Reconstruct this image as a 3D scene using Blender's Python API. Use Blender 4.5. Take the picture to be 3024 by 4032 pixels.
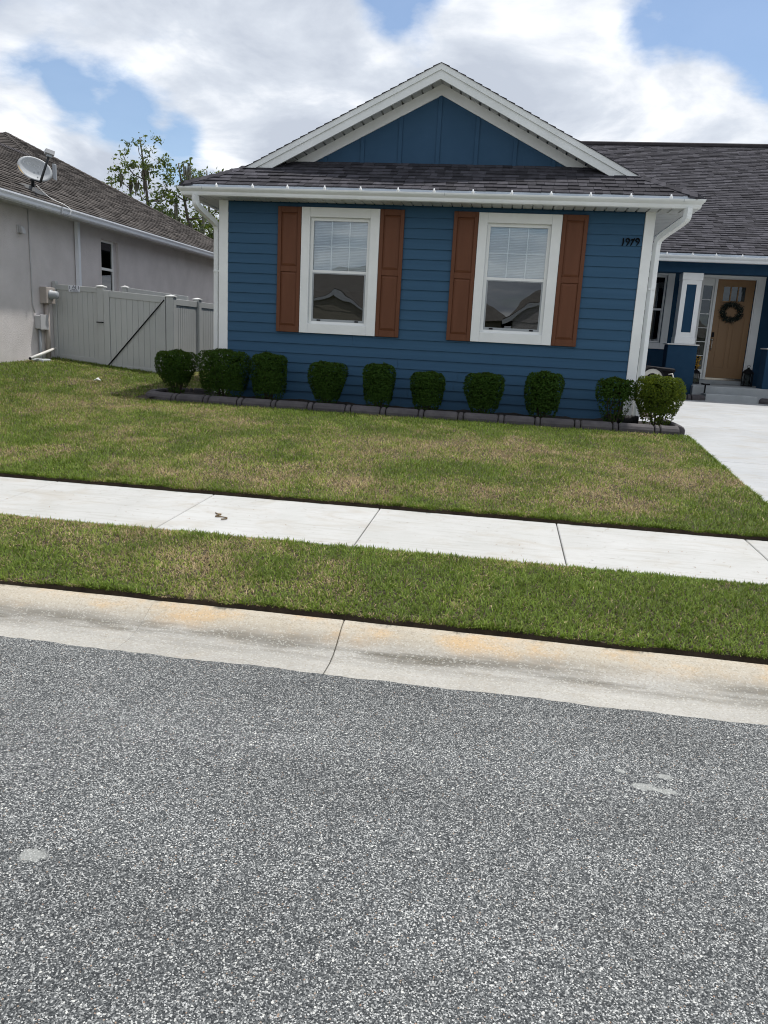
import bpy, bmesh, math, random
import numpy as np
from mathutils import Matrix, Vector
random.seed(7); RNG = np.random.default_rng(7)
for o in list(bpy.data.objects): bpy.data.objects.remove(o)
S = bpy.context.scene; COL = S.collection

# ------------------------------------------------------------------ camera
CAMZ = 1.72
yaw, pitch, roll = math.radians(8.237), math.radians(12.90), math.radians(2.995)
f = Vector((-math.sin(yaw)*math.cos(pitch), math.cos(yaw)*math.cos(pitch), -math.sin(pitch)))
r = Vector((math.cos(yaw), math.sin(yaw), 0)); u = r.cross(f)
r2 = math.cos(roll)*r + math.sin(roll)*u; u2 = -math.sin(roll)*r + math.cos(roll)*u
cd = bpy.data.cameras.new('camera'); cam = bpy.data.objects.new('camera', cd); COL.objects.link(cam)
M = Matrix((r2, u2, -f)).transposed().to_4x4(); M.translation = (0, 0, CAMZ); cam.matrix_world = M
cd.sensor_fit = 'VERTICAL'; cd.sensor_height = 36; cd.lens = 36*3030/4032; cd.clip_start = .05; cd.clip_end = 2000
S.camera = cam
S.render.resolution_x, S.render.resolution_y = 768, 1024
S.render.engine = 'CYCLES'
S.cycles.pixel_filter_type = 'BLACKMAN_HARRIS'; S.cycles.filter_width = 1.05
S.view_settings.view_transform = 'Standard'; S.view_settings.look = 'None'
S.view_settings.exposure = 0.15; S.view_settings.gamma = 1

# ------------------------------------------------------------------ node helpers
class NT:
    def __init__(s, tree): s.t = tree; s.n = tree.nodes; s.l = tree.links
    def add(s, typ, **kw):
        n = s.n.new(typ)
        for k, v in kw.items():
            if k == 'inp':
                for a, b in v.items():
                    if hasattr(b, 'is_linked') or isinstance(b, bpy.types.NodeSocket): s.l.new(b, n.inputs[a])
                    else: n.inputs[a].default_value = b
            else: setattr(n, k, v)
        return n
    def math(s, op, a, b=0.0, c=0.0, clamp=False):
        n = s.n.new('ShaderNodeMath'); n.operation = op; n.use_clamp = clamp
        for i, v in enumerate((a, b, c)):
            if isinstance(v, bpy.types.NodeSocket): s.l.new(v, n.inputs[i])
            else: n.inputs[i].default_value = v
        return n.outputs[0]
    def vmath(s, op, a, b=(0, 0, 0)):
        n = s.n.new('ShaderNodeVectorMath'); n.operation = op
        for i, v in enumerate((a, b)):
            if isinstance(v, bpy.types.NodeSocket): s.l.new(v, n.inputs[i])
            else: n.inputs[i].default_value = v
        return n
    def mix(s, fac, a, b, blend='MIX'):
        n = s.n.new('ShaderNodeMix'); n.data_type = 'RGBA'; n.blend_type = blend; n.clamp_factor = True
        for i, v in ((0, fac), (6, a), (7, b)):
            if isinstance(v, bpy.types.NodeSocket): s.l.new(v, n.inputs[i])
            elif i == 0: n.inputs[0].default_value = v
            else: n.inputs[i].default_value = tuple(v)[:3] + (1,)
        return n.outputs[2]
    def ramp(s, fac, stops, interp='LINEAR'):
        n = s.n.new('ShaderNodeValToRGB'); e = n.color_ramp.elements; n.color_ramp.interpolation = interp
        while len(e) < len(stops): e.new(.5)
        for k, (p, c) in enumerate(stops):
            e[k].position = p
            e[k].color = (c, c, c, 1) if isinstance(c, (int, float)) else tuple(c)[:3] + (1,)
        s.l.new(fac, n.inputs[0]); return n.outputs[0]
    def smooth(s, x, lo, hi):
        n = s.n.new('ShaderNodeMapRange'); n.interpolation_type = 'SMOOTHSTEP'
        s.l.new(x, n.inputs[0]); n.inputs[1].default_value = lo; n.inputs[2].default_value = hi
        return n.outputs[0]
    def noise(s, vec, scale, detail=4, rough=.55, dist=0.0):
        n = s.n.new('ShaderNodeTexNoise'); s.l.new(vec, n.inputs['Vector'])
        n.inputs['Scale'].default_value = scale; n.inputs['Detail'].default_value = detail
        n.inputs['Roughness'].default_value = rough; n.inputs['Distortion'].default_value = dist
        return n.outputs['Fac']

# ------------------------------------------------------------------ world and sun
SUN = Vector((.235, .25, .93)).normalized()
sun_el = math.asin(SUN.z); sun_az = math.atan2(SUN.x, SUN.y)
W = bpy.data.worlds.new('World'); S.world = W; W.use_nodes = True
t = NT(W.node_tree); t.n.clear()
out = t.add('ShaderNodeOutputWorld')
sky = t.add('ShaderNodeTexSky'); sky.sky_type = 'NISHITA'; sky.sun_disc = False
sky.sun_elevation = sun_el; sky.sun_rotation = sun_az; sky.air_density = 1.0; sky.dust_density = .4; sky.ozone_density = 2.5
d = t.add('ShaderNodeTexCoord').outputs['Generated']
sep = t.add('ShaderNodeSeparateXYZ', inp={0: d})
zz = t.math('ADD', t.math('MAXIMUM', sep.outputs[2], 0.0), .22)
px = t.math('DIVIDE', sep.outputs[0], zz); py = t.math('DIVIDE', sep.outputs[1], zz)
pl = t.add('ShaderNodeCombineXYZ', inp={0: px, 1: py, 2: 0.0}).outputs[0]
n1 = t.noise(t.vmath('ADD', pl, (3.1, 1.7, 0)).outputs[0], 1.15, 10, .58, .35)
n2 = t.noise(t.vmath('ADD', pl, (13.1, 4.2, 2)).outputs[0], 2.3, 8, .56, .3)
n3 = t.noise(t.vmath('ADD', pl, (23.1, 9.2, 5)).outputs[0], 7.0, 6, .6, .2)
def blob(direction, width):            # soft lobe round one direction of the sky
    v = Vector(direction).normalized()
    dt = t.vmath('DOT_PRODUCT', d, tuple(v)).outputs['Value']
    return t.smooth(dt, math.cos(width), 1.0)
def pixdir(x, y): return r2*((x-1512)/3030) - u2*((y-2016)/3030) + f
cov = t.math('ADD', n1, .10)
for (x, y, w, a) in ((150, 370, .06, -.12), (400, 430, .07, -.17), (600, 540, .065, -.17), (800, 650, .065, -.22), (1640, 90, .075, -.19), (1480, 20, .05, -.10), (2950, 40, .15, -.28), (2640, 70, .11, -.17), (2440, 190, .05, -.10), (3000, 260, .05, -.12),
                     (700, 150, .30, .09), (2200, 450, .20, .12), (2600, 400, .12, .14), (2850, 400, .09, .16), (60, 640, .10, .12), (1250, 520, .16, .11), (2050, 160, .12, .10), (1500, 420, .2, .08)):
    cov = t.math('ADD', cov, t.math('MULTIPLY', blob(pixdir(x, y), w), a))
cov = t.math('ADD', cov, t.math('MULTIPLY', t.math('SUBTRACT', n3, .5), .24))
mask = t.math('MAXIMUM', t.smooth(cov, .39, .60), t.math('MULTIPLY', n2, .16))
shade = t.math('ADD', t.math('MULTIPLY', n2, 1.0), t.math('MULTIPLY', cov, .16))
ccol = t.ramp(shade, [(.46, (1.06, 1.08, 1.10)), (.54, (.86, .89, .94)), (.62, (.66, .71, .79)), (.73, (.52, .57, .66))])
bg1 = t.add('ShaderNodeBackground', inp={0: sky.outputs[0], 1: .125})
bg2 = t.add('ShaderNodeBackground', inp={0: ccol, 1: 1.0})
mx = t.add('ShaderNodeMixShader', inp={0: mask, 1: bg1.outputs[0], 2: bg2.outputs[0]})
t.l.new(mx.outputs[0], out.inputs[0])
sl = bpy.data.lights.new('sun', 'SUN'); sl.energy = 3.6; sl.angle = math.radians(1.6); sl.color = (1, .965, .91)
so = bpy.data.objects.new('sun', sl); COL.objects.link(so); so.location = SUN*60
so.rotation_euler = SUN.to_track_quat('Z', 'Y').to_euler()

# ------------------------------------------------------------------ materials
MATS = {}
def mat(name, c1, c2=None, scale=6, rough=.6, bump=0, bscale=40, stretch=None, spec=.5, detail=5, island=0, metallic=0, rnd=0):
    m = bpy.data.materials.new(name); m.use_nodes = True; t = NT(m.node_tree); b = t.n['Principled BSDF']
    pos = t.add('ShaderNodeNewGeometry').outputs['Position']
    v = pos
    if stretch: v = t.vmath('MULTIPLY', pos, stretch).outputs[0]
    if c2 is not None:
        fac = t.ramp(t.noise(v, scale, detail, .6), [(.35, 0.0), (.65, 1.0)])
        col = t.mix(fac, c1, c2)
    else:
        col = t.mix(0.0, c1, c1)
    if island:
        ri = t.add('ShaderNodeNewGeometry').outputs['Random Per Island']; ro = t.add('ShaderNodeObjectInfo').outputs['Random']
        rr = t.math('FRACT', t.math('ADD', t.math('MULTIPLY', ri, 3.77), t.math('MULTIPLY', ro, 5.13)))
        k = t.math('ADD', t.math('MULTIPLY', rr, 2*island), 1-island)
        sc = t.add('ShaderNodeVectorMath', operation='SCALE', inp={0: col, 3: k}); col = sc.outputs[0]
    t.l.new(col, b.inputs['Base Color'])
    b.inputs['Roughness'].default_value = rough; b.inputs['Specular IOR Level'].default_value = spec; b.inputs['Metallic'].default_value = metallic
    if bump:
        bn = t.add('ShaderNodeBump', inp={'Strength': 1.0, 'Distance': bump, 'Height': t.noise(v, bscale, 4, .6)})
        t.l.new(bn.outputs[0], b.inputs['Normal'])
    MATS[name] = m; return m
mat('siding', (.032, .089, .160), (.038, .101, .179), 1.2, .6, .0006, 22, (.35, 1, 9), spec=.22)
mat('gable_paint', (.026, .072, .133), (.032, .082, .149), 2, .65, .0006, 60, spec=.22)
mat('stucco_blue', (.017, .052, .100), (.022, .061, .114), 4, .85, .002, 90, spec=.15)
mat('trim_white', (.85, .86, .85), (.80, .81, .80), 3, .6, .0006, 30, (1, 1, 1))
mat('gutter_white', (.80, .82, .82), (.70, .72, .71), 1.3, .4, 0, 1)
mat('vinyl_white', (.80, .81, .80), None, rough=.35)
mat('soffit', (.52, .53, .52), (.46, .47, .46), 5, .55)
mat('drip_edge', (.42, .47, .54), (.36, .41, .47), 2, .45)
mat('shutter_brown', (.122, .046, .022), (.140, .053, .026), 3, .55, .0004, 90, (3, 3, .4), spec=.25)
mat('shingle', (.040, .039, .046), (.062, .060, .070), 9, .95, .002, 260, island=.40, spec=.15)
mat('shingle_neighbor', (.060, .053, .049), (.094, .083, .076), 7, .95, .002, 200, island=.34, spec=.2)
mat('ridge_dark', (.030, .026, .030), (.045, .04, .042), 5, .95)
mat('black', (.008, .008, .010), None, rough=.7, spec=.2)
mat('black_number', (.003, .004, .006), None, rough=.8, spec=.1)
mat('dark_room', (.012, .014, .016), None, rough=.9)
mat('blind', (.82, .85, .87), None, rough=.7)
mat('screen_grey', (.10, .115, .12), None, rough=.6)
mat('frame_grey', (.32, .34, .36), None, rough=.45)
mat('door_tan', (.27, .155, .07), (.245, .14, .063), 2, .5, .0005, 60, (4, 4, .3))
mat('metal', (.55, .50, .44), None, rough=.25, metallic=1)
mat('stucco_taupe', (.59, .555, .545), (.67, .63, .62), 2.2, .9, .010, 55)
mat('fascia_white', (.78, .80, .84), (.70, .73, .78), 3, .4)
mat('fence_vinyl', (.50, .51, .50), (.46, .47, .46), 1.5, .45)
mat('cap_white', (.74, .74, .72), None, rough=.4)
mat('box_beige', (.42, .37, .33), (.38, .34, .31), 6, .6)
mat('box_grey', (.48, .48, .49), None, rough=.5)
mat('pipe_white', (.72, .71, .68), (.60, .58, .54), 12, .45)
mat('dish_grey', (.50, .52, .54), (.46, .48, .50), 8, .45)
mat('dish_mark', (.63, .65, .66), None, rough=.5)
mat('arm_dark', (.022, .026, .03), None, rough=.5)
mat('rust', (.50, .36, .17), None, rough=.7)
mat('sign_white', (.72, .74, .80), None, rough=.5)
mat('sign_ink', (.10, .105, .14), None, rough=.6)
mat('concrete_step', (.40, .42, .43), (.34, .36, .37), 4, .85, .001, 60)
mat('soil', (.035, .024, .016), (.065, .045, .028), 14, .95, .012, 50)
mat('mulch', (.014, .011, .010), (.032, .023, .018), 30, .95, .02, 60)
mat('edging', (.055, .049, .054), (.085, .077, .080), 7, .85, .004, 70, island=.12)
mat('bark', (.075, .062, .050), (.11, .095, .078), 8, .9, .01, 20, (1, 1, .3))
mat('stem', (.045, .033, .022), None, rough=.9)
mat('moss', (.165, .165, .125), (.11, .11, .085), 5, .95)
mat('bulb', (.85, .86, .86), None, rough=.12)
mat('hose_white', (.62, .60, .54), None, rough=.5)
mat('yellow', (.62, .36, .02), (.5, .27, .02), 30, .7)
mat('wreath', (.012, .022, .018), (.025, .035, .025), 30, .8)
mat('wreath_tip', (.24, .21, .15), None, rough=.8)
mat('red_twig', (.07, .012, .01), None, rough=.8)
mat('twig_brown', (.16, .095, .02), (.05, .03, .012), 60, .6)
mat('paper', (.75, .75, .74), None, rough=.7)
mat('siding_beige', (.42, .38, .31), (.47, .43, .35), 2, .8)
mat('log', (.010, .010, .011), None, rough=.8)
mat('dry_leaf', (.22, .12, .05), None, rough=.8)
mat('shingle_far', (.16, .145, .13), (.20, .185, .165), 3, .9)
mat('car_white', (.7, .7, .7), None, rough=.2)

def glass(name, tint, refl, rough=.0):
    m = bpy.data.materials.new(name); m.use_nodes = True; t = NT(m.node_tree); t.n.clear()
    o = t.add('ShaderNodeOutputMaterial')
    fr = t.add('ShaderNodeFresnel', inp={0: 1.5}).outputs[0]
    fac = t.math('ADD', t.math('MULTIPLY', fr, 1.0), refl, clamp=True)
    pos = t.add('ShaderNodeNewGeometry').outputs['Position']
    bn = t.add('ShaderNodeBump', inp={'Strength': 1.0, 'Distance': .0022, 'Height': t.noise(pos, 2.0, 1, .4)})
    a = t.add('ShaderNodeBsdfTransparent', inp={0: tuple(tint)+(1,)})
    g = t.add('ShaderNodeBsdfGlossy', inp={0: (.95, .97, 1, 1), 'Roughness': rough, 'Normal': bn.outputs[0]})
    mx = t.add('ShaderNodeMixShader', inp={0: fac, 1: a.outputs[0], 2: g.outputs[0]})
    t.l.new(mx.outputs[0], o.inputs[0]); MATS[name] = m; return m
glass('glass_upper', (.93, .97, .98), .06)
glass('glass_lower', (.28, .31, .31), .05)
glass('glass_dark', (.26, .38, .36), .03)
glass('glass_clear', (.55, .57, .57), .0)

def leafmat(name, base, hue_to, trans=.35, vcol=False, rough=.55, spec=.35):
    m = bpy.data.materials.new(name); m.use_nodes = True; t = NT(m.node_tree); t.n.clear()
    o = t.add('ShaderNodeOutputMaterial')
    if vcol: col = t.add('ShaderNodeAttribute', attribute_name='Col').outputs['Color']
    else:
        ri = t.add('ShaderNodeNewGeometry').outputs['Random Per Island']
        col = t.mix(ri, base, hue_to)
    p = t.add('ShaderNodeBsdfPrincipled', inp={'Base Color': col, 'Roughness': rough, 'Specular IOR Level': spec})
    tr = t.add('ShaderNodeBsdfTranslucent', inp={0: t.mix(.35, col, (.30, .34, .02))if not vcol else col})
    mx = t.add('ShaderNodeMixShader', inp={0: trans, 1: p.outputs[0], 2: tr.outputs[0]})
    t.l.new(mx.outputs[0], o.inputs[0]); MATS[name] = m; return m
leafmat('leaf_bush', (.014, .038, .007), (.046, .096, .015), .25, spec=.06)
leafmat('leaf_bush_bright', (.034, .066, .009), (.090, .122, .014), .32, spec=.08)
leafmat('leaf_tree', (.030, .062, .018), (.075, .125, .030), .35)
leafmat('leaf_oak', (.030, .060, .014), (.080, .120, .024), .30)
leafmat('grass_blade', (0, 0, 0), (0, 0, 0), .32, vcol=True, rough=.6, spec=.25)

def asphalt():
    m = bpy.data.materials.new('asphalt'); m.use_nodes = True; t = NT(m.node_tree); b = t.n['Principled BSDF']
    pos = t.add('ShaderNodeNewGeometry').outputs['Position']
    warp = t.add('ShaderNodeTexNoise', inp={'Vector': pos, 'Scale': 45.0, 'Detail': 2.0})
    wv = t.vmath('ADD', pos, t.vmath('MULTIPLY', warp.outputs['Color'], (.008, .008, 0)).outputs[0]).outputs[0]
    flat = t.vmath('MULTIPLY', wv, (1, 1, 0)).outputs[0]
    def cells(scale, off):
        v = t.add('ShaderNodeTexVoronoi', inp={'Vector': t.vmath('ADD', flat, off).outputs[0], 'Scale': scale}); return v
    a = cells(250, (0, 0, 0)); bb = cells(160, (3.3, 1.2, 0)); c3 = cells(88, (7.3, 4.2, 0))
    ra = t.add('ShaderNodeSeparateColor', inp={0: a.outputs['Color']})
    rb = t.add('ShaderNodeSeparateColor', inp={0: bb.outputs['Color']})
    rc = t.add('ShaderNodeSeparateColor', inp={0: c3.outputs['Color']})
    base = t.ramp(ra.outputs[0], [(0, (.018, .021, .024)), (.35, (.055, .060, .063)), (.65, (.118, .125, .127)), (.85, (.245, .252, .25)), (1, (.56, .565, .55))])
    stone = t.ramp(rb.outputs[1], [(0, (.42, .43, .43)), (.45, (.60, .60, .57)), (.75, (.26, .27, .28)), (.93, (.33, .25, .18)), (1, (.30, .19, .14))])
    inb = t.math('MULTIPLY', t.math('GREATER_THAN', rb.outputs[0], .86), t.math('LESS_THAN', bb.outputs['Distance'], .46))
    inc = t.math('MULTIPLY', t.math('GREATER_THAN', rc.outputs[0], .972), t.math('LESS_THAN', c3.outputs['Distance'], .36))
    col = t.mix(inb, base, stone); col = t.mix(inc, col, (.62, .62, .58))
    big = t.noise(pos, .9, 4, .55)
    col = t.mix(1.0, col, t.ramp(big, [(.3, .84), (.7, 1.10)]), 'MULTIPLY')
    lane = t.noise(t.vmath('MULTIPLY', pos, (.25, 1.6, 1)).outputs[0], 1.0, 4, .6)
    col = t.mix(1.0, col, t.ramp(lane, [(.35, .86), (.65, 1.10)]), 'MULTIPLY')
    fine = t.noise(pos, 420, 2, .6)
    col = t.mix(1.0, col, t.ramp(fine, [(.3, .75), (.7, 1.2)]), 'MULTIPLY')
    # three pale droppings of dried cement on the road
    for (x, y, rx, ry) in ((-1.39, 2.02, .05, .035), (.70, 2.92, .06, .028), (.785, 2.905, .05, .02), (.795, 3.02, .035, .02), (.62, 3.02, .02, .015)):
        q = t.vmath('MULTIPLY', t.vmath('SUBTRACT', flat, (x, y, 0)).outputs[0], (1/rx, 1/ry, 0)).outputs[0]
        dd = t.math('ADD', t.vmath('LENGTH', q).outputs['Value'], t.math('MULTIPLY', t.math('SUBTRACT', t.noise(pos, 60, 4, .7), .5), 1.6))
        col = t.mix(t.math('MULTIPLY', t.math('SUBTRACT', 1.0, t.smooth(dd, .7, 1.1)), .55), col, (.40, .41, .39))
    t.l.new(col, b.inputs['Base Color']); b.inputs['Roughness'].default_value = .85; b.inputs['Specular IOR Level'].default_value = .3
    hgt = t.math('ADD', t.math('MULTIPLY', a.outputs['Distance'], -.5), t.math('MULTIPLY', inb, .35))
    bn = t.add('ShaderNodeBump', inp={'Strength': .9, 'Distance': .004, 'Height': hgt})
    t.l.new(bn.outputs[0], b.inputs['Normal']); MATS['asphalt'] = m
asphalt()

def concrete(name, light, dark, orange=0, streak=0, speckle=0):
    m = bpy.data.materials.new(name); m.use_nodes = True; t = NT(m.node_tree); b = t.n['Principled BSDF']
    pos = t.add('ShaderNodeNewGeometry').outputs['Position']; sp = t.add('ShaderNodeSeparateXYZ', inp={0: pos})
    col = t.mix(t.ramp(t.noise(pos, 1.7, 6, .62), [(.35, 0.0), (.7, 1.0)]), light, dark)
    rnd = t.add('ShaderNodeObjectInfo').outputs['Random']
    col = t.mix(1.0, col, t.ramp(rnd, [(0, .95), (1, 1.04)]), 'MULTIPLY')
    st = t.noise(t.vmath('MULTIPLY', pos, (1.2, 16, 4)).outputs[0], 1.6, 5, .6)
    col = t.mix(t.math('MULTIPLY', t.smooth(st, .48, .70), .30), col, (.30, .285, .25))
    sm = t.noise(t.vmath('MULTIPLY', pos, (14, 34, 10)).outputs[0], 1.0, 3, .5)
    col = t.mix(t.math('MULTIPLY', t.smooth(sm, .64, .73), .40), col, (.22, .20, .17))
    bl = t.noise(t.vmath('MULTIPLY', pos, (1.6, 2.6, 1)).outputs[0], 1.1, 7, .68, .6)
    col = t.mix(t.math('MULTIPLY', t.smooth(bl, .48, .68), .34), col, (.33, .285, .22))
    if orange:
        o1 = t.noise(t.vmath('MULTIPLY', pos, (2.2, 3.0, 2)).outputs[0], 1.3, 5, .65)
        band = t.smooth(sp.outputs[1], orange[0], orange[1])
        col = t.mix(t.math('MULTIPLY', t.math('MULTIPLY', t.smooth(o1, .44, .72), band), orange[2]), col, (.50, .29, .10))
        col = t.mix(t.math('MULTIPLY', band, .35), col, (.56, .46, .31))
    if streak:
        s1 = t.noise(t.vmath('MULTIPLY', pos, (1.3, 9, 1)).outputs[0], 1.2, 6, .6)
        b1 = t.math('MULTIPLY', t.smooth(sp.outputs[1], streak[0]-.14, streak[0]), t.math('SUBTRACT', 1.0, t.smooth(sp.outputs[1], streak[0], streak[0]+.17)))
        col = t.mix(t.math('MULTIPLY', t.math('MULTIPLY', t.smooth(s1, .36, .68), b1), streak[1]), col, (.125, .115, .095))
    if speckle:
        v = t.add('ShaderNodeTexVoronoi', inp={'Vector': pos, 'Scale': 130.0}); rc = t.add('ShaderNodeSeparateColor', inp={0: v.outputs['Color']})
        col = t.mix(t.math('MULTIPLY', t.math('GREATER_THAN', rc.outputs[0], .86), .32), col, (.54, .53, .48))
        col = t.mix(t.math('MULTIPLY', t.math('LESS_THAN', rc.outputs[0], .16), .35), col, (.24, .21, .16))
    t.l.new(col, b.inputs['Base Color']); b.inputs['Roughness'].default_value = .85; b.inputs['Specular IOR Level'].default_value = .3
    bn = t.add('ShaderNodeBump', inp={'Strength': 1.0, 'Distance': .0018, 'Height': t.noise(pos, 130, 4, .65)})
    t.l.new(bn.outputs[0], b.inputs['Normal']); MATS[name] = m
concrete('sidewalk', (.455, .455, .445), (.395, .395, .38))
concrete('driveway', (.44, .45, .46), (.38, .39, .40))
concrete('curb', (.385, .373, .345), (.30, .29, .265), orange=(3.90, 4.06, .75), streak=(3.89, 1.0), speckle=1)

# ------------------------------------------------------------------ object helpers
WL = {}                                  # world location of every object made here
def link(o, parent, loc):
    COL.objects.link(o); o.location = loc; WL[o.name] = Vector(loc)
    if parent is not None:
        o.parent = parent; o.matrix_parent_inverse = Matrix.Translation(-WL[parent.name])
    return o
def mesh(name, V, F, m, parent=None, smooth=False):
    V = np.asarray(V, float); c = (V.min(0)+V.max(0))/2; c[2] = V[:, 2].min()
    me = bpy.data.meshes.new(name); me.from_pydata((V-c).tolist(), [], F); me.update()
    if m: me.materials.append(MATS[m])
    if smooth: me.polygons.foreach_set('use_smooth', [True]*len(me.polygons))
    return link(bpy.data.objects.new(name, me), parent, Vector(c))
def thing(name, loc, label=None, cat=None, group=None, kind=None):
    o = bpy.data.objects.new(name, None); o.empty_display_size = .2; link(o, None, Vector(loc)); tag(o, label, cat, group, kind); return o
def part(name, parent):                  # an empty part that carries sub-parts
    o = bpy.data.objects.new(name, None); o.empty_display_size = .1; return link(o, parent, WL[parent.name].copy())
def tag(o, label=None, cat=None, group=None, kind=None):
    for k, v in (('label', label), ('category', cat), ('group', group), ('kind', kind)):
        if v: o[k] = v
    return o
BF = [(0, 3, 2, 1), (4, 5, 6, 7), (0, 1, 5, 4), (1, 2, 6, 5), (2, 3, 7, 6), (3, 0, 4, 7)]
def boxv(x0, x1, y0, y1, z0, z1):
    return [(x0, y0, z0), (x1, y0, z0), (x1, y1, z0), (x0, y1, z0), (x0, y0, z1), (x1, y0, z1), (x1, y1, z1), (x0, y1, z1)]
class MB:
    def __init__(s): s.V = []; s.F = []
    def put(s, V, F): n = len(s.V); s.V += [tuple(v) for v in V]; s.F += [tuple(i+n for i in q) for q in F]; return s
    def box(s, *a): return s.put(boxv(*a), BF)
    def make(s, name, m, parent=None, smooth=False): return mesh(name, s.V, s.F, m, parent, smooth)
def bevel(V, F, w):
    bm = bmesh.new(); vs = [bm.verts.new(v) for v in V]
    for q in F: bm.faces.new([vs[i] for i in q])
    bm.normal_update()
    bmesh.ops.bevel(bm, geom=list(bm.edges), offset=w, segments=1, profile=.5, affect='EDGES')
    bm.verts.index_update(); V2 = [tuple(v.co) for v in bm.verts]; F2 = [tuple(v.index for v in q.verts) for q in bm.faces]; bm.free()
    return V2, F2
def box(name, x0, x1, y0, y1, z0, z1, m, parent=None, bev=.003):
    V, F = boxv(x0, x1, y0, y1, z0, z1), BF
    if bev: V, F = bevel(V, F, min(bev, .3*min(x1-x0, y1-y0, z1-z0)))
    return mesh(name, V, F, m, parent)
def prism_y(name, pts, y0, y1, m, parent=None, bev=0):       # polygon in XZ pushed along Y
    n = len(pts); V = [(x, y0, z) for x, z in pts]+[(x, y1, z) for x, z in pts]
    F = [tuple(range(n)), tuple(range(2*n-1, n-1, -1))]+[(i, i+n, (i+1) % n+n, (i+1) % n) for i in range(n)]
    if bev: V, F = bevel(V, F, bev)
    return mesh(name, V, F, m, parent)
def tubev(path, rad, n=8, closed_ends=True, flat=None):
    P = [Vector(p) for p in path]; V = []; F = []; k = len(P)
    rads = rad if isinstance(rad, (list, tuple)) else [rad]*k
    up = Vector((0, 0, 1)); prev = None
    for i, p in enumerate(P):
        tan = (P[min(i+1, k-1)]-P[max(i-1, 0)]).normalized()
        if prev is None:
            a = tan.cross(up)
            if a.length < 1e-3: a = Vector((1, 0, 0))
        else: a = prev-tan*prev.dot(tan)
        a.normalize(); prev = a.copy(); b = tan.cross(a)
        for j in range(n):
            th = 2*math.pi*j/n + (math.pi/4 if n == 4 else 0)
            V.append(p+a*math.cos(th)*rads[i]+b*math.sin(th)*rads[i]*(flat or 1))
    for i in range(k-1):
        for j in range(n): F.append((i*n+j, i*n+(j+1) % n, (i+1)*n+(j+1) % n, (i+1)*n+j))
    if closed_ends: F += [tuple(range(n-1, -1, -1)), tuple(range((k-1)*n, k*n))]
    return [tuple(v) for v in V], F
def tube(name, path, rad, m, parent=None, n=8, smooth=True):
    V, F = tubev(path, rad, n); return mesh(name, V, F, m, parent, smooth and n > 4)
def lathev(prof, c, n=16):
    V = [(c[0]+q*math.cos(2*math.pi*j/n), c[1]+q*math.sin(2*math.pi*j/n), c[2]+z) for q, z in prof for j in range(n)]
    F = [(i*n+j, i*n+(j+1) % n, (i+1)*n+(j+1) % n, (i+1)*n+j) for i in range(len(prof)-1) for j in range(n)]
    return V, F
def ribbon(path, widths, y0, y1):        # calligraphic stroke standing on a wall
    P = [Vector((x, 0, z)) for x, z in path]; n = len(P); A = []; B = []
    for i, p in enumerate(P):
        tn = (P[min(i+1, n-1)]-P[max(i-1, 0)]).normalized(); nn = Vector((-tn.z, 0, tn.x))*widths[i]/2
        A.append(p+nn); B.append(p-nn)
    V = []; F = []
    for i in range(n):
        V += [(A[i].x, y0, A[i].z), (B[i].x, y0, B[i].z), (B[i].x, y1, B[i].z), (A[i].x, y1, A[i].z)]
    for i in range(n-1):
        for j in range(4): F.append((4*i+j, 4*i+(j+1) % 4, 4*i+4+(j+1) % 4, 4*i+4+j))
    F += [(3, 2, 1, 0), tuple(4*(n-1)+j for j in range(4))]
    return V, F
def smooth_path(pts, k=6):               # Catmull-Rom
    P = [Vector(p) for p in pts]; P = [P[0]*2-P[1]]+P+[P[-1]*2-P[-2]]; o = []
    for i in range(1, len(P)-2):
        for s in range(k):
            q = s/k; a, b, c, d_ = P[i-1], P[i], P[i+1], P[i+2]
            o.append(.5*((2*b)+(c-a)*q+(2*a-5*b+4*c-d_)*q*q+(3*b-a-3*c+d_)*q**3))
    return o+[P[-2]]
def text_verts(s, size, bold=0):
    c = bpy.data.curves.new('t', 'FONT'); c.body = s; c.size = size; c.align_x = 'CENTER'; c.align_y = 'CENTER'; c.offset = bold; c.resolution_u = 3
    o = bpy.data.objects.new('t', c); COL.objects.link(o); dg = bpy.context.evaluated_depsgraph_get()
    me = bpy.data.meshes.new_from_object(o.evaluated_get(dg))
    V = [tuple(v.co) for v in me.vertices]; F = [tuple(p.vertices) for p in me.polygons]
    bpy.data.objects.remove(o); bpy.data.curves.remove(c); bpy.data.meshes.remove(me); return V, F
def smoothstep(a, b, x): q = np.clip((x-a)/(b-a), 0, 1); return q*q*(3-2*q)
def cards(centres, normals, L, Wd, rng):  # leaf shaped quads, arrays in, one mesh out
    n = len(centres); up = rng.normal(size=(n, 3)); a = np.cross(normals, up); a /= np.linalg.norm(a, axis=1)[:, None]+1e-9
    b = np.cross(normals, a); b /= np.linalg.norm(b, axis=1)[:, None]+1e-9
    L = np.asarray(L)[:, None] if np.ndim(L) else L; Wd = np.asarray(Wd)[:, None] if np.ndim(Wd) else Wd
    V = np.stack([centres-a*L, centres+b*Wd+normals*Wd*.3, centres+a*L, centres-b*Wd+normals*Wd*.3], 1).reshape(-1, 3)
    return V
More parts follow.
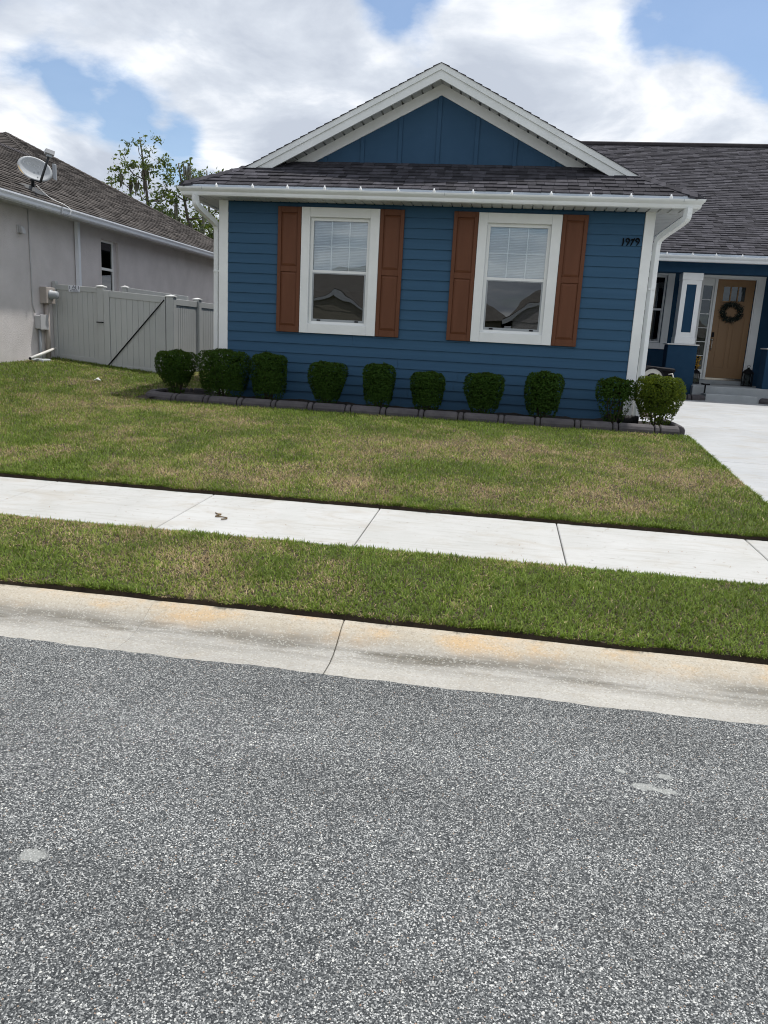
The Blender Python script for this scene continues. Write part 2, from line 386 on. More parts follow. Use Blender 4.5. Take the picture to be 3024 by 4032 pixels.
def quadmesh(name, V, m, parent=None, cols=None):
    V = np.asarray(V, np.float32); n = len(V)//4; c = (V.min(0)+V.max(0))/2; c[2] = V[:, 2].min()
    me = bpy.data.meshes.new(name); me.vertices.add(len(V)); me.vertices.foreach_set('co', (V-c).ravel())
    me.loops.add(4*n); me.loops.foreach_set('vertex_index', np.arange(4*n, dtype=np.int32))
    me.polygons.add(n); me.polygons.foreach_set('loop_start', np.arange(0, 4*n, 4, dtype=np.int32)); me.polygons.foreach_set('loop_total', np.full(n, 4, np.int32))
    if cols is not None:
        at = me.color_attributes.new('Col', 'FLOAT_COLOR', 'POINT'); at.data.foreach_set('color', np.asarray(cols, np.float32).ravel())
    me.update(calc_edges=True); me.materials.append(MATS[m])
    return link(bpy.data.objects.new(name, me), parent, Vector([float(q) for q in c]))

# ------------------------------------------------------------------ ground, road, curb, walk, drive
LY = [6.64, 9.0, 11.4, 12.6, 14.35, 19, 60, 300]; LZ = [.238, .40, .565, .635, .70, .75, .85, .9]
def gz(x, y):
    x = np.asarray(x, float); y = np.asarray(y, float)
    z = np.interp(y, LY, LZ)
    z = np.where(y < 5.6, np.interp(y, [4.14, 5.40], [.118, .178]), z)
    return z + smoothstep(8, 12.2, y)*.08*np.clip(-5.5-x, 0, 4)
def dz(y): return float(np.interp(y, [6.6, 9, 11.3, 16, 18.5, 30], [.215, .385, .565, .655, .68, .68]))
def wob(x): return .013*math.sin(x*5.3+1)+.010*math.sin(x*13.7)+.007*math.sin(x*31.0+2)
def sheet(name, xs, ys, zf, m, edge=()):
    V = [(x, y+(wob(x) if y in edge else 0), float(zf(x, y))) for y in ys for x in xs]; nx = len(xs)
    F = [(j*nx+i, j*nx+i+1, (j+1)*nx+i+1, (j+1)*nx+i) for j in range(len(ys)-1) for i in range(nx-1)]
    return tag(mesh(name, V, F, m), kind='structure')
mat('far_ground', (.060, .075, .026), (.085, .092, .04), .8, .95)
sheet('ground', [-400, 400], [-400, 400], lambda x, y: -.10, 'far_ground')
xr = np.arange(-40, 40.01, .05)
def road_z(x, y): return .004
V = [(x, -3.3, .004) for x in xr]+[(x, 3.603+.010*math.sin(x*7.1)*math.sin(x*2.3+1)+random.uniform(-.006, .006), .004) for x in xr]
n = len(xr); tag(mesh('road', V, [(i, i+1, n+i+1, n+i) for i in range(n-1)], 'asphalt'), kind='structure')
# ground under verge and lawn: soil with a cut edge against the paving
sheet('verge', np.concatenate([np.linspace(-40, -8, 12), np.linspace(-7.9, 5, 260), np.linspace(6, 40, 12)]), [4.160, 4.175, 4.4, 4.8, 5.2, 5.385, 5.39], lambda x, y: gz(x, y) if 4.165 < y < 5.388 else -.02, 'soil', (4.160, 4.175))
sheet('lawn', np.concatenate([np.linspace(-60, -10, 20), np.linspace(-9.7, 2.58, 220)]), [6.655, 6.668, 7.2, 8, 8.7, 9.4, 10.1, 10.8, 11.4, 12, 12.6, 13.3, 14, 15, 17, 20, 25, 35, 60, 120],
      lambda x, y: gz(x, y)-(.0 if y > 6.66 else .3) - (.06 if (y > 11.39 and x > -5.45) else 0), 'soil', (6.655, 6.668))
# curb
curb = thing('curb', (0, 3.9, 0), kind='structure')
CP = [(3.585, .0), (3.66, -.006), (3.78, -.010), (3.87, .002), (3.95, .03), (4.03, .068), (4.09, .092), (4.14, .100), (4.145, .02)]
def curb_segment(x0, x1):
    ga, gb = [.0008 if abs(q+1.955) < .01 else .003 for q in (x0, x1)]
    xs = [x0+ga, x0+ga+.006] + list(np.linspace(x0+.2, x1-.2, max(2, int((x1-x0)/.3)))) + [x1-gb-.006, x1-gb]
    V = []; k = len(CP)
    for i, x in enumerate(xs):
        e = -.004 if (i == 0 and ga > .001) or (i == len(xs)-1 and gb > .001) else 0
        V += [(x, y + (.006*math.sin(x*9)*math.sin(x*3.7) if y > 4.08 else 0), z+e) for y, z in CP]
    F = [(i*k+j, (i+1)*k+j, (i+1)*k+j+1, i*k+j+1) for i in range(len(xs)-1) for j in range(k-1)]
    for c in (0, (len(xs)-1)*k):             # end faces, strip by strip down to the bed
        b_ = len(V); V += [(V[c+j][0], V[c+j][1], -.028) for j in range(k)]; F += [(c+j, c+j+1, b_+j+1, b_+j) for j in range(k-1)]
    mesh('curb_segment', V, F, 'curb', curb)
cb = [-13.0, -9.95, -6.9, -3.85, -1.955, -.80, 2.25, 5.3, 8.35, 11.4]
for a, b in zip(cb, cb[1:]): curb_segment(a, b)
sheet('curb_bed', [-14, 12], [3.55, 4.152], lambda x, y: -.03, 'soil')
# sidewalk slabs
walk = thing('sidewalk', (0, 6, .15), kind='structure')
def slab(name, x0, x1, y0, y1, zf, m, parent, th=.12, bev=.006):
    V = [(x0, y0, zf(y0)-th), (x1, y0, zf(y0)-th), (x1, y1, zf(y1)-th), (x0, y1, zf(y1)-th), (x0, y0, zf(y0)), (x1, y0, zf(y0)), (x1, y1, zf(y1)), (x0, y1, zf(y1))]
    V, F = bevel(V, BF, bev); return mesh(name, V, F, m, parent)
for k in range(-8, 8):
    x0 = -1.0+1.55*k; slab('walk_slab', x0+.004, x0+1.546, 5.395, 6.632, lambda y: .192+.018*(y-5.4), 'sidewalk', walk)
sheet('walk_bed', [-14, 12], [5.38, 6.645], lambda x, y: .165, 'soil')
drive = thing('driveway', (5, 12, .4), kind='structure')
for (y0, y1) in ((6.645, 9.75), (9.756, 12.5), (12.506, 15.4), (15.406, 20.4)):
    for (x0, x1) in ((2.60 if y0 < 12 else 2.14, 5.7), (5.706, 9.5)):
        slab('drive_slab', x0, x1, y0, y1, dz, 'driveway', drive)
# planting bed
sheet('planting_bed', np.linspace(-5.5, 2.5, 60), np.linspace(11.42, 12.62, 9), lambda x, y: .605+.015*math.sin(x*9+y*7)+.012*math.sin(x*23-y*31), 'mulch')
edge = thing('bed_edging', (-1.4, 11.4, .56), 'dark stamped concrete edging curving along the front of the shrub bed', 'edging')
def edging(path, parent, z0, short_first=False, LL=.475, SS=.082, H=.115):
    P = smooth_path([(x, y, 0) for x, y in path], 10); acc = [0]
    for a, b in zip(P, P[1:]): acc.append(acc[-1]+(b-a).length)
    def at(s):
        s = min(max(s, 0), acc[-1]-1e-6)
        for i in range(len(P)-1):
            if acc[i+1] >= s:
                q = (s-acc[i])/(acc[i+1]-acc[i]+1e-9); return P[i].lerp(P[i+1], q), (P[min(i+2, len(P)-1)]-P[max(i-1, 0)]).normalized()
    prof = [(-.085, -.06), (-.085, .045), (-.065, .082), (-.02, H-.008), (.03, H), (.062, H-.008), (.072, .08), (.075, -.06)]
    s = 0; long = not short_first
    while s < acc[-1]-.03:
        e = min(s+(LL if long else SS)*random.uniform(.93, 1.07), acc[-1]); g = .008; V = []; K = len(prof); ns = 7 if long else 4
        for i in range(ns):
            fr_ = i/(ns-1); fr_ = {0: 0, 1: .05 if long else .2, ns-2: .95 if long else .8, ns-1: 1}.get(i, fr_); p, tn = at(s+g+(e-s-2*g)*fr_); nn = Vector((tn.y, -tn.x, 0))
            k = .86 if i in (0, ns-1) else 1
            V += [tuple(p-nn*a*k+Vector((0, 0, z0+(b*k if b > 0 else b)))) for a, b in [(-q, w) for q, w in prof]] if False else [tuple(p+nn*(-a)*k+Vector((0, 0, z0+(b*k if b > 0 else b)))) for a, b in prof]
        F = [(i*K+j, i*K+(j+1) % K, (i+1)*K+(j+1) % K, (i+1)*K+j) for i in range(ns-1) for j in range(K)]
        F += [tuple(range(K-1, -1, -1)), tuple(range((ns-1)*K, ns*K))]
        mesh('edging_stone', V, F, 'edging', parent); s = e; long = not long
edging([(-4.80, 12.72), (-5.25, 12.66), (-5.56, 12.42), (-5.63, 12.0), (-5.50, 11.62), (-5.1, 11.46), (-4.4, 11.42), (-2, 11.40), (0, 11.39), (1.5, 11.385), (2.50, 11.38)], edge, .565)
edging([(2.53, 11.50), (2.53, 12.0), (2.50, 12.7)], edge, .575, LL=.5)

# ------------------------------------------------------------------ roof covering
SHN = {'n': 0}
def tabs(n_rows, expo, row_x, place, mname, parent, limit, wmin=.11, wmax=.30):
    """courses of laminated shingles: place(x, s, h) -> point; the first `limit` tabs are objects of their own"""
    V = []; F = []; cnt = 0; cache = {}
    for k in range(n_rows):
        x0, x1 = row_x(k); x = x0
        while x < x1-.02:
            w = min(random.uniform(wmin, wmax), x1-x)
            if x1-x-w < .06: w = x1-x
            th = random.choice((.007, .009, .015, .017)); e0 = k*expo+random.uniform(-.003, .003); e1 = (k+1)*expo+.02; gap = .002
            c = [place(x+gap, e0, 0), place(x+w-gap, e0, 0), place(x+w-gap, e1, 0), place(x+gap, e1, 0),
                 place(x+gap, e0, th+.006), place(x+w-gap, e0, th+.006), place(x+w-gap, e1, .002), place(x+gap, e1, .002)]
            if cnt < limit: mesh('shingle', c, BF, mname, parent); cnt += 1
            else: q = len(V); V += [tuple(p) for p in c]; F += [tuple(i+q for i in ff) for ff in BF[1:]]
            x += w
    if V: tag(mesh('shingle_field', V, F, mname, parent), kind='stuff')
def strip_caps(name, a, b, m, parent, w=.15, step=.15, dirs=None, z=.012):
    """overlapping cap shingles along a hip or ridge from a up to b; dirs = the two downhill side vectors"""
    a = Vector(a); b = Vector(b); L = (b-a).length; tn = (b-a).normalized(); k = int(L/step)
    l, rr = [Vector(q).normalized() for q in dirs]; up = Vector((0, 0, 1))
    for i in range(k+1):
        p0 = a+tn*(i*step); p1 = a+tn*min(i*step+step*1.5, L)
        if (p1-p0).length < .03: continue
        V = []
        for p, h in ((p0, z+.016), (p1, z)):
            V += [p+l*w+up*h, p+up*(h+.02), p+rr*w+up*h, p+l*w+up*(h-.03), p+up*(h-.02), p+rr*w+up*(h-.03)]
        F = [(0, 1, 7, 6), (1, 2, 8, 7), (0, 3, 4, 1), (1, 4, 5, 2), (6, 7, 10, 9), (7, 8, 11, 10), (0, 6, 9, 3), (2, 5, 11, 8), (3, 9, 10, 4), (4, 10, 11, 5)]
        mesh(name, [tuple(v) for v in V], F, m, parent)
def slope_quad(V, m, name, parent, th=.03):
    V = [Vector(v) for v in V]; n = len(V); nn = (V[1]-V[0]).cross(V[2]-V[0]).normalized()
    if nn.z < 0: V.reverse(); nn = -nn
    A = [tuple(v) for v in V]+[tuple(v-nn*th) for v in V]
    F = [tuple(range(n)), tuple(range(2*n-1, n-1, -1))]+[(i, i+n, (i+1) % n+n, (i+1) % n) for i in range(n)]
    return mesh(name, A, F, m, parent)

# ------------------------------------------------------------------ the blue house
HY = 12.6; XL, XR = -4.755, 2.02; ZT = 3.705
house = thing('blue_house', (-1.37, 13, .6), 'blue lap-sided single-storey house with white trim, brown shutters and gabled front', 'house')
# openings of the two front windows (trim outside, opening inside)
WIN = [dict(x0=-3.38, x1=-2.122, z0=1.70, z1=3.636), dict(x0=-.586, x1=.67, z0=1.70, z1=3.63)]
for w in WIN: w.update(ix0=w['x0']+.137, ix1=w['x1']-.148, iz0=1.852, iz1=3.492)
wall = part('wall', house)
def holed(y0, y1, x0, x1, z0, z1, holes, m, name, parent):
    xs = sorted({x0, x1, *[h[0] for h in holes], *[h[1] for h in holes]}); zs = sorted({z0, z1, *[h[2] for h in holes], *[h[3] for h in holes]})
    mb = MB()
    for a, b in zip(xs, xs[1:]):
        for c, e in zip(zs, zs[1:]):
            if not any(h[0] <= (a+b)/2 <= h[1] and h[2] <= (c+e)/2 <= h[3] for h in holes): mb.box(a, b, y0, y1, c, e)
    return mb.make(name, m, parent)
holed(HY+.012, HY+.15, XL+.01, XR-.01, .3, ZT+.02, [(w['ix0'], w['ix1'], w['iz0'], w['iz1']) for w in WIN], 'siding', 'sheathing', wall)
EXPO = .1545; z = 3.529
zl = [z-EXPO*i for i in range(-1, 22)]
for k, zb in enumerate(zl):
    zt = min(zb+EXPO+.03, ZT)
    if zb > ZT-.02 or zb < .35: continue
    segs = [(XL+.15, XR-.15)]
    for w in WIN:
        if zt > w['z0']+.02 and zb < w['z1']-.02:
            segs = [s for (a, b) in segs for s in (((a, min(b, w['x0']+.03)), (max(a, w['x1']-.03), b)) if (a < w['x0'] and b > w['x1']) else ((a, b),))]
    if len(segs) == 1:
        cut = random.uniform(-3, .5); segs = [(segs[0][0], cut-.0015), (cut+.0015, segs[0][1])]
    for a, b in segs:
        V = [(a, HY-.016, zb), (b, HY-.016, zb), (b, HY+.006, zb), (a, HY+.006, zb), (a, HY+.004, zt), (b, HY+.004, zt), (b, HY+.011, zt), (a, HY+.011, zt)]
        # bottom edge proud, top edge tucked under the course above
        mesh('plank', V, BF, 'siding', wall)
for x0, x1 in ((XL, XL+.15), (XR-.145, XR)):
    box('corner_board', x0, x1, HY-.028, HY+.10, .45, ZT, 'trim_white', wall, .004)
mesh('side_wall', *(lambda mb: (mb.V, mb.F))(MB().box(XL+.02, XL+.14, HY+.16, 22, .3, ZT+.02).box(XR-.14, XR-.02, HY+.16, 20.4, .3, ZT+.02)), 'siding', wall)
for k in range(21):                      # planks of the right side wall
    zb = 3.529-EXPO*k
    V = [(XR+.006, HY+.10, zb), (XR+.006, 20.3, zb), (XR-.015, 20.3, zb), (XR-.015, HY+.10, zb), (XR-.004, HY+.10, zb+EXPO+.02), (XR-.004, 20.3, zb+EXPO+.02), (XR-.015, 20.3, zb+EXPO+.02), (XR-.015, HY+.10, zb+EXPO+.02)]
    mesh('plank', V, [q[::-1] for q in BF], 'siding', wall)
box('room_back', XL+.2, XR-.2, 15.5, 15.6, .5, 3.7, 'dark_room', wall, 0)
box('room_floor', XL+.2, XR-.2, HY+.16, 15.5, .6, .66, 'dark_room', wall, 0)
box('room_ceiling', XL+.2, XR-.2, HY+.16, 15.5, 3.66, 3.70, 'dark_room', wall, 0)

def make_window(parent, X0, X1, Z0, Z1, Y, trim, grid=True, blind=True, lower=True, mid=None):
    """double-hung window: trim boards, vinyl frame, sashes, panes, bars, screen"""
    w = part('window', parent); tl, tr, tb, tt = trim
    x0, x1, z0, z1 = X0+tl, X1-tr, Z0+tb, Z1-tt
    y0, y1 = Y-.045, Y+.012
    box('trim_board', X0, x0, y0, y1, Z0, Z1, 'trim_white', w); box('trim_board', x1, X1, y0, y1, Z0, Z1, 'trim_white', w)
    box('trim_board', x0+.0008, x1-.0008, y0+.002, y1, z1, Z1, 'trim_white', w); box('trim_board', x0+.0008, x1-.0008, y0+.002, y1, Z0, z0, 'trim_white', w)
    # jamb liner between trim and frame
    e = .003
    fw = .05; fy0, fy1 = Y+.018, Y+.085
    mb = MB(); mb.box(x0-.02, x0+fw, fy0, fy1, z0-.02, z1+.02).box(x1-fw, x1+.02, fy0, fy1, z0-.02, z1+.02).box(x0+fw, x1-fw, fy0, fy1, z1-fw, z1+.02).box(x0+fw, x1-fw, fy0-.004, fy1, z0-.02, z0+fw*.8)
    mb.make('frame', 'vinyl_white', w)
    zm = mid or (z0+z1)/2
    box('sash_rail', x0+fw, x1-fw, fy0+.004, fy1-.004, zm-.022, zm+.022, 'vinyl_white', w, .004)
    gx0, gx1 = x0+fw, x1-fw
    box('pane', gx0, gx1, fy0+.03, fy0+.036, zm+.02, z1-fw, 'glass_upper', w, 0)
    if grid:
        for i in (1, 2): box('muntin', gx0+(gx1-gx0)*i/3-.008, gx0+(gx1-gx0)*i/3+.008, fy0+.040, fy0+.046, zm+.02, z1-fw, 'vinyl_white', w, 0)
        zmid = (zm+z1-fw)/2
        for i in range(3): box('muntin', gx0+(gx1-gx0)*i/3+.0085, gx0+(gx1-gx0)*(i+1)/3-.0085, fy0+.0405, fy0+.0455, zmid-.008, zmid+.008, 'vinyl_white', w, 0)
    # lower sash with insect screen
    mb = MB(); sw = .024; b0 = z0+fw*.8
    mb.box(gx0, gx0+sw, fy0-.002, fy0+.014, b0, zm-.024).box(gx1-sw, gx1, fy0-.002, fy0+.014, b0, zm-.024).box(gx0+sw, gx1-sw, fy0-.002, fy0+.014, b0, b0+sw*1.6).box(gx0+sw, gx1-sw, fy0-.002, fy0+.014, zm-.024-sw*.5, zm-.024)
    mb.make('screen_frame', 'frame_grey', w)
    for q in (.14, .86):
        xx = gx0+(gx1-gx0)*q; box('latch', xx-.03, xx+.03, fy0-.010, fy0-.0022, b0+.008, b0+.03, 'black', w, 0)
    box('pane', gx0+sw, gx1-sw, fy0+.016, fy0+.022, b0, zm-.024, 'glass_lower', w, 0)
    if blind:
        mb = MB(); zz_ = z1-fw-.02; yb = fy1+.01
        while zz_ > zm-.30:
            c, s_ = .021, .012
            mb.put([(gx0-.02, yb-c, zz_-s_), (gx1+.02, yb-c, zz_-s_), (gx1+.02, yb+c, zz_+s_), (gx0-.02, yb+c, zz_+s_), (gx0-.02, yb-c, zz_-s_+.003), (gx1+.02, yb-c, zz_-s_+.003), (gx1+.02, yb+c, zz_+s_+.003), (gx0-.02, yb+c, zz_+s_+.003)], BF)
            zz_ -= .024
        mb.box(gx0-.03, gx1+.03, yb+.03, yb+.035, zm-.02, z1-.02)
        mb.make('blind', 'blind', w)
    return w
for w in WIN:
    make_window(house, w['x0'], w['x1'], w['z0'], w['z1'], HY, (.137, .148, .152, .144))
def shutter(x0, x1, z0, z1):
    s = part('shutter', house); y0, y1 = HY-.050, HY-.008; st = .058; zm = z0+(z1-z0)*.512
    box('stile', x0, x0+st, y0, y1, z0, z1, 'shutter_brown', s); box('stile', x1-st, x1, y0, y1, z0, z1, 'shutter_brown', s)
    for a, b in ((z0, z0+.10), (zm-.045, zm+.045), (z1-.085, z1)): box('rail', x0+st+.0005, x1-st-.0005, y0+.001, y1, a, b, 'shutter_brown', s)
    for a, b in ((z0+.10, zm-.045), (zm+.045, z1-.085)):
        X0, X1, A, B = x0+st+.001, x1-st-.001, a+.001, b-.001; i = .035
        V = [(X0, y0+.018, A), (X1, y0+.018, A), (X1, y0+.018, B), (X0, y0+.018, B), (X0+i, y0+.004, A+i), (X1-i, y0+.004, A+i), (X1-i, y0+.004, B-i), (X0+i, y0+.004, B-i),
             (X0, y1, A), (X1, y1, A), (X1, y1, B), (X0, y1, B)]
        F = [(4, 5, 6, 7), (0, 1, 5, 4), (1, 2, 6, 5), (2, 3, 7, 6), (3, 0, 4, 7), (8, 9, 1, 0), (9, 10, 2, 1), (10, 11, 3, 2), (11, 8, 0, 3), (8, 11, 10, 9)]
        mesh('panel', V, F, 'shutter_brown', s)
for a, b in ((-3.766, -3.385), (-2.117, -1.738), (-.968, -.591), (.675, 1.053)): shutter(a, b, 1.700, 3.634)
# house number 1979
num = part('house_number', house)
def npt(x, y): return (1.575+(x-490)*.000355+(y-705)*.0000422, 3.216+(x-490)*.0000112-(y-705)*.00035)
ONE = [(582, 392), (566, 450), (562, 540), (548, 610), (505, 700)]; NINE = [(745, 548), (700, 535), (680, 480), (700, 425), (750, 402), (800, 430), (812, 490), (790, 560), (740, 630), (690, 692)]
SEVEN_A = [(880, 486), (905, 452), (960, 446), (1000, 430), (1035, 402)]; SEVEN_B = [(1030, 410), (985, 480), (930, 560), (895, 630), (858, 695)]
def digit(strokes, off=0):
    mb = MB()
    for pts, wd in strokes:
        P = [npt(x+off, y) for x, y in pts]; P3 = smooth_path([(a, 0, b) for a, b in P], 4); n_ = len(P3)
        mb.put(*ribbon([(p.x, p.z) for p in P3], [wd*.92*(.75+.5*abs(math.sin(2.2*i/n_+.4))) for i in range(n_)], HY-.030-.001*len(mb.V)/200, HY-.006))
    mb.make('digit', 'black_number', num)
digit([(ONE, .016)]); digit([(NINE, .015)]); digit([(SEVEN_A, .015), (SEVEN_B, .016)]); digit([(NINE, .015)], 405)

# eaves of the wing: fascia, gutter, soffit
EX0, EX1, EY = -5.17, 2.49, 12.20; EZ = 3.872; RX = (EX0+EX1)/2; PIT = .5; RZ = EZ+PIT*(EX1-EX0)/2
gut = part('gutter', house)
prof = [(0, .0), (.062, .0), (.074, .006), (.082, .03), (.085, .055), (.108, .078), (.122, .096), (.126, .112), (.126, .122), (.116, .122), (.110, .112), (.0, .112)]
def ring(o, z, zb): return [(-5.139-o, 20.5, zb+z), (-5.139-o, 12.226-o, zb+z), (2.475+o, 12.226-o, zb+z), (2.475+o, 18.3, zb+z)]
V = [p for o, z in prof for p in ring(o, z, 3.697)]; K = len(prof)
F = [(i*4+j, i*4+j+1, ((i+1) % K)*4+j+1, ((i+1) % K)*4+j) for i in range(K) for j in range(3)]
mesh('gutter_run', V, F, 'gutter_white', gut)
for xx in (-4.86, -1.1, 2.3): box('gutter_seam', xx, xx+.004, 12.096, 12.13, 3.78, 3.818, 'frame_grey', gut, 0)
mb = MB(); mb.box(-5.139, 2.475, 12.2265, 12.245, 3.70, 3.845).box(-5.139, -5.12, 12.2455, 20.5, 3.70, 3.845).box(2.456, 2.475, 12.2455, 18.3, 3.70, 3.845); mb.make('fascia', 'trim_white', house)
mb = MB(); mb.box(EX0+.005, EX1-.005, 12.190, 12.225, 3.826, 3.868).box(EX0+.0, EX0+.03, 12.2255, 20.4, 3.826, 3.868).box(EX1-.03, EX1, 12.2255, 18.3, 3.826, 3.868); mb.make('drip_edge', 'drip_edge', house)
sof = part('soffit', house)
x = -5.115
while x < 2.44:                          # ribbed vinyl strips running front to back
    w_ = .152; b = min(x+w_, 2.45)
    V = []
    for yy in (12.247, HY+.02):
        V += [(x+.001, yy, 3.735), (x+.001, yy, 3.728), (x+.014, yy, 3.704), (b-.014, yy, 3.704), (b-.001, yy, 3.728), (b-.001, yy, 3.735)]
    mesh('soffit_panel', V, [(i, i+1, i+7, i+6) for i in range(5)]+[(5, 0, 6, 11), (0, 5, 4, 3, 2, 1), (6, 7, 8, 9, 10, 11)], 'soffit', sof); x += w_
for k in range(38):                      # and across on the two sides
    y = HY+.022+.152*k
    for X0, X1 in ((-5.118, XL+.02), (XR-.02, 2.454)):
        box('soffit_panel', X0, X1, y+.002, y+.150, 3.707, 3.722, 'soffit', sof, .005)
# downspouts
def spout(pts):
    s = part('downspout', house); P = smooth_path(pts, 5)
    V, F = tubev(P, .058, 4); mesh('pipe', V, F, 'gutter_white', s)
    x, y, _ = pts[-1]
    for zz_ in (1.2, 2.6): box('strap', x-.048, x+.048, y-.048, y+.06, zz_, zz_+.025, 'gutter_white', s, 0)
spout([(-4.985, 12.168, 3.71), (-4.985, 12.168, 3.62), (-4.96, 12.21, 3.54), (-4.845, 12.58, 3.37), (-4.822, 12.665, 3.28), (-4.82, 12.67, 3.1), (-4.82, 12.67, 1.8), (-4.82, 12.67, .62)])
spout([(2.385, 12.168, 3.71), (2.385, 12.168, 3.62), (2.36, 12.21, 3.54), (2.15, 12.60, 3.37), (2.105, 12.67, 3.28), (2.10, 12.675, 3.1), (2.10, 12.675, 1.8), (2.10, 12.675, .62)])

# roof of the wing
roof = part('roof', house); GY = 13.25; RY = 12.90; SK = (4.444-EZ)/(GY-EY)
for sgn, ex in ((1, EX0), (-1, EX1)):
    tipx = ex+sgn*.70; tz = EZ+PIT*.70
    slope_quad([(ex, EY, EZ-.004), (tipx, RY, tz), (RX, RY, RZ), (RX, 24, RZ), (ex, 24, EZ-.004)], 'shingle', 'side_slope', roof)
slope_quad([(EX0, EY, EZ-.01), (EX1, EY, EZ-.01), (EX1-1.07, GY+.02, EZ+SK*1.07-.01), (EX0+1.07, GY+.02, EZ+SK*1.07-.01)], 'shingle', 'skirt_slope', roof)
SL = math.sqrt(1+SK*SK); nS = Vector((0, -SK, 1)).normalized()
def pl_skirt(x, s, h): return Vector((x, EY-.012+s/SL, EZ+(s/SL-.012)*SK))+nS*h
tabs(8, .150, lambda k: (EX0+max(0, k*.150/SL-.02)+(.0), EX1-max(0, k*.150/SL-.02)), pl_skirt, 'shingle', roof, 300, .10, .21)
for sgn, ex in ((1, EX0), (-1, EX1)):    # hip caps
    strip_caps('hip_shingle', (ex, EY, EZ), (ex+sgn*.72, RY+.02, EZ+.375), 'shingle', roof, .14, .145, ((-sgn*.9, .1, -.38), (sgn*.1, -.9, -.42)), .01)
# shingle edge seen over the rakes
gable = part('gable', house)
def rake(sgn):
    px0 = RX; L = []
    def zt(x, off): return 5.800-PIT*abs(x-RX)-off
    def poly(o0, o1, zc):                # slice of the slope between two vertical offsets, cut level at zc
        xa = RX-sgn*(5.800-o0-zc)/PIT; xb = RX-sgn*(5.800-o1-zc)/PIT
        return [(xa, zc), (RX, 5.800-o0), (RX, 5.800-o1), (xb, zc)]
    prism_y('rake_board', poly(.0, .088, 4.243), RY-.032, RY+.06, 'gutter_white', gable)
    prism_y('rake_fascia', poly(.0885, .216, 4.243), RY-.012, RY+.03, 'gutter_white', gable)
    # ragged butt ends of the roof shingles along the edge
    n_ = 24; Ls = (5.80-4.26)/PIT
    for i in range(n_):
        a = RX-sgn*Ls*i/n_; b = RX-sgn*Ls*(i+1)/n_; za = 5.80-PIT*abs(a-RX); zb = 5.80-PIT*abs(b-RX)
        prism_y('edge_shingle', [(a, za+.004), (b, zb+.018), (b, zb+.001), (a, za+.001)], RY-.045, RY+.2, 'shingle', gable)
    # soffit strips
    m_ = 21; zs = 5.612
    for i in range(m_):
        a = RX-sgn*(i*.155+.004); b = RX-sgn*((i+1)*.155-.004)
        if zs-PIT*abs(b-RX) < 4.30: break
        for q0, q1, dd in ((a, b-(b-a)*.14, 0), (b-(b-a)*.20, b+(b-a)*.05, .035)):
            prism_y('soffit_strip', [(q0, zs-PIT*abs(q0-RX)+.045), (q1, zs-PIT*abs(q1-RX)+.045), (q1, zs-PIT*abs(q1-RX)+dd), (q0, zs-PIT*abs(q0-RX)+dd)], RY+.031, GY+.03, 'soffit', gable)
    # white trim board on the wall
    zc = 4.432; o0, o1 = 5.612, 5.450
    prism_y('trim_board', [(RX-sgn*(o0-zc)/PIT, zc), (RX, o0), (RX, o1), (RX-sgn*(o1-zc)/PIT, zc)], GY-.03, GY+.01, 'trim_white', gable)
rake(1); rake(-1)
prism_y('gable_wall', [(RX-2.5, 4.40), (RX+2.5, 4.40), (RX, 5.612)], GY, GY+.08, 'gable_paint', gable)
for k in range(-4, 5):
    x = RX-.015+.612*k; top = 5.47-PIT*abs(x-RX)-.02
    if top > 4.50: box('batten', x-.032, x+.032, GY-.02, GY+.01, 4.42, top, 'gable_paint', gable)
# string of clear bulbs along the front gutter
def string_lights(x0, x1, xs, y, z, label):
    s = thing('string_lights', ((x0+x1)/2, y, z), label, 'string lights')
    P = []; xs2 = [x0]+list(xs)+[x1]
    for a, b in zip(xs2, xs2[1:]):
        for i in range(6): q = i/6; P.append((a+(b-a)*q, y+.012, z-.004-.016*4*q*(1-q)))
    P.append((x1, y+.012, z-.004))
    tube('cord', P, .0035, 'frame_grey', s, 5)
    for x in xs:
        V, F = lathev([(.001, -.006), (.014, -.002), (.022, .012), (.023, .022), (.016, .037), (.010, .045), (.010, .058), (.001, .06)], (x, y-.006, z-.012), 10)
        b = mesh('bulb', V, F, 'bulb', s, True)
string_lights(-5.12, 2.42, [-4.631, -4.052, -3.5, -2.919, -2.366, -1.797, -1.258, -.683, -.117, .449, 1.007, 1.572, 2.124], 12.13, 3.832, 'clear round bulbs strung along the white gutter under the gable')

# ---------------- main body of the house, porch
PEY = 18.68; PEZ = 3.845; MRY, MRZ = 27.0, 7.955; MP = (MRZ-PEZ)/(MRY-PEY)
main = part('main_roof', house)
slope_quad([(EX0, PEY, PEZ-.01), (14, PEY, PEZ-.01), (14, MRY, MRZ-.01), (1.3, MRY, MRZ-.01)], 'shingle', 'front_slope', main)
slope_quad([(EX0, PEY, PEZ-.01), (1.3, MRY, MRZ-.01), (EX0, 35.3, PEZ-.01)], 'shingle', 'hip_slope', main)
slope_quad([(EX0, 35.3, PEZ-.01), (14, 35.3, PEZ-.01), (14, MRY, MRZ-.01), (1.3, MRY, MRZ-.01)], 'shingle', 'rear_slope', main)
ML = math.sqrt(1+MP*MP); nM = Vector((0, -MP, 1)).normalized()
def pl_main(x, s, h): return Vector((x, PEY-.012+s/ML, PEZ+(s/ML-.012)*MP))+nM*h
tabs(int((MRY-PEY)*ML/.146), .146, lambda k: (-.5+k*.02, 10.5), pl_main, 'shingle', main, 0, .13, .32)
box('ridge_vent', 1.3, 14, MRY-.16, MRY+.16, MRZ-.07, MRZ+.055, 'ridge_dark', main, .03)
mb = MB(); prof2 = [(o, z) for o, z in prof]
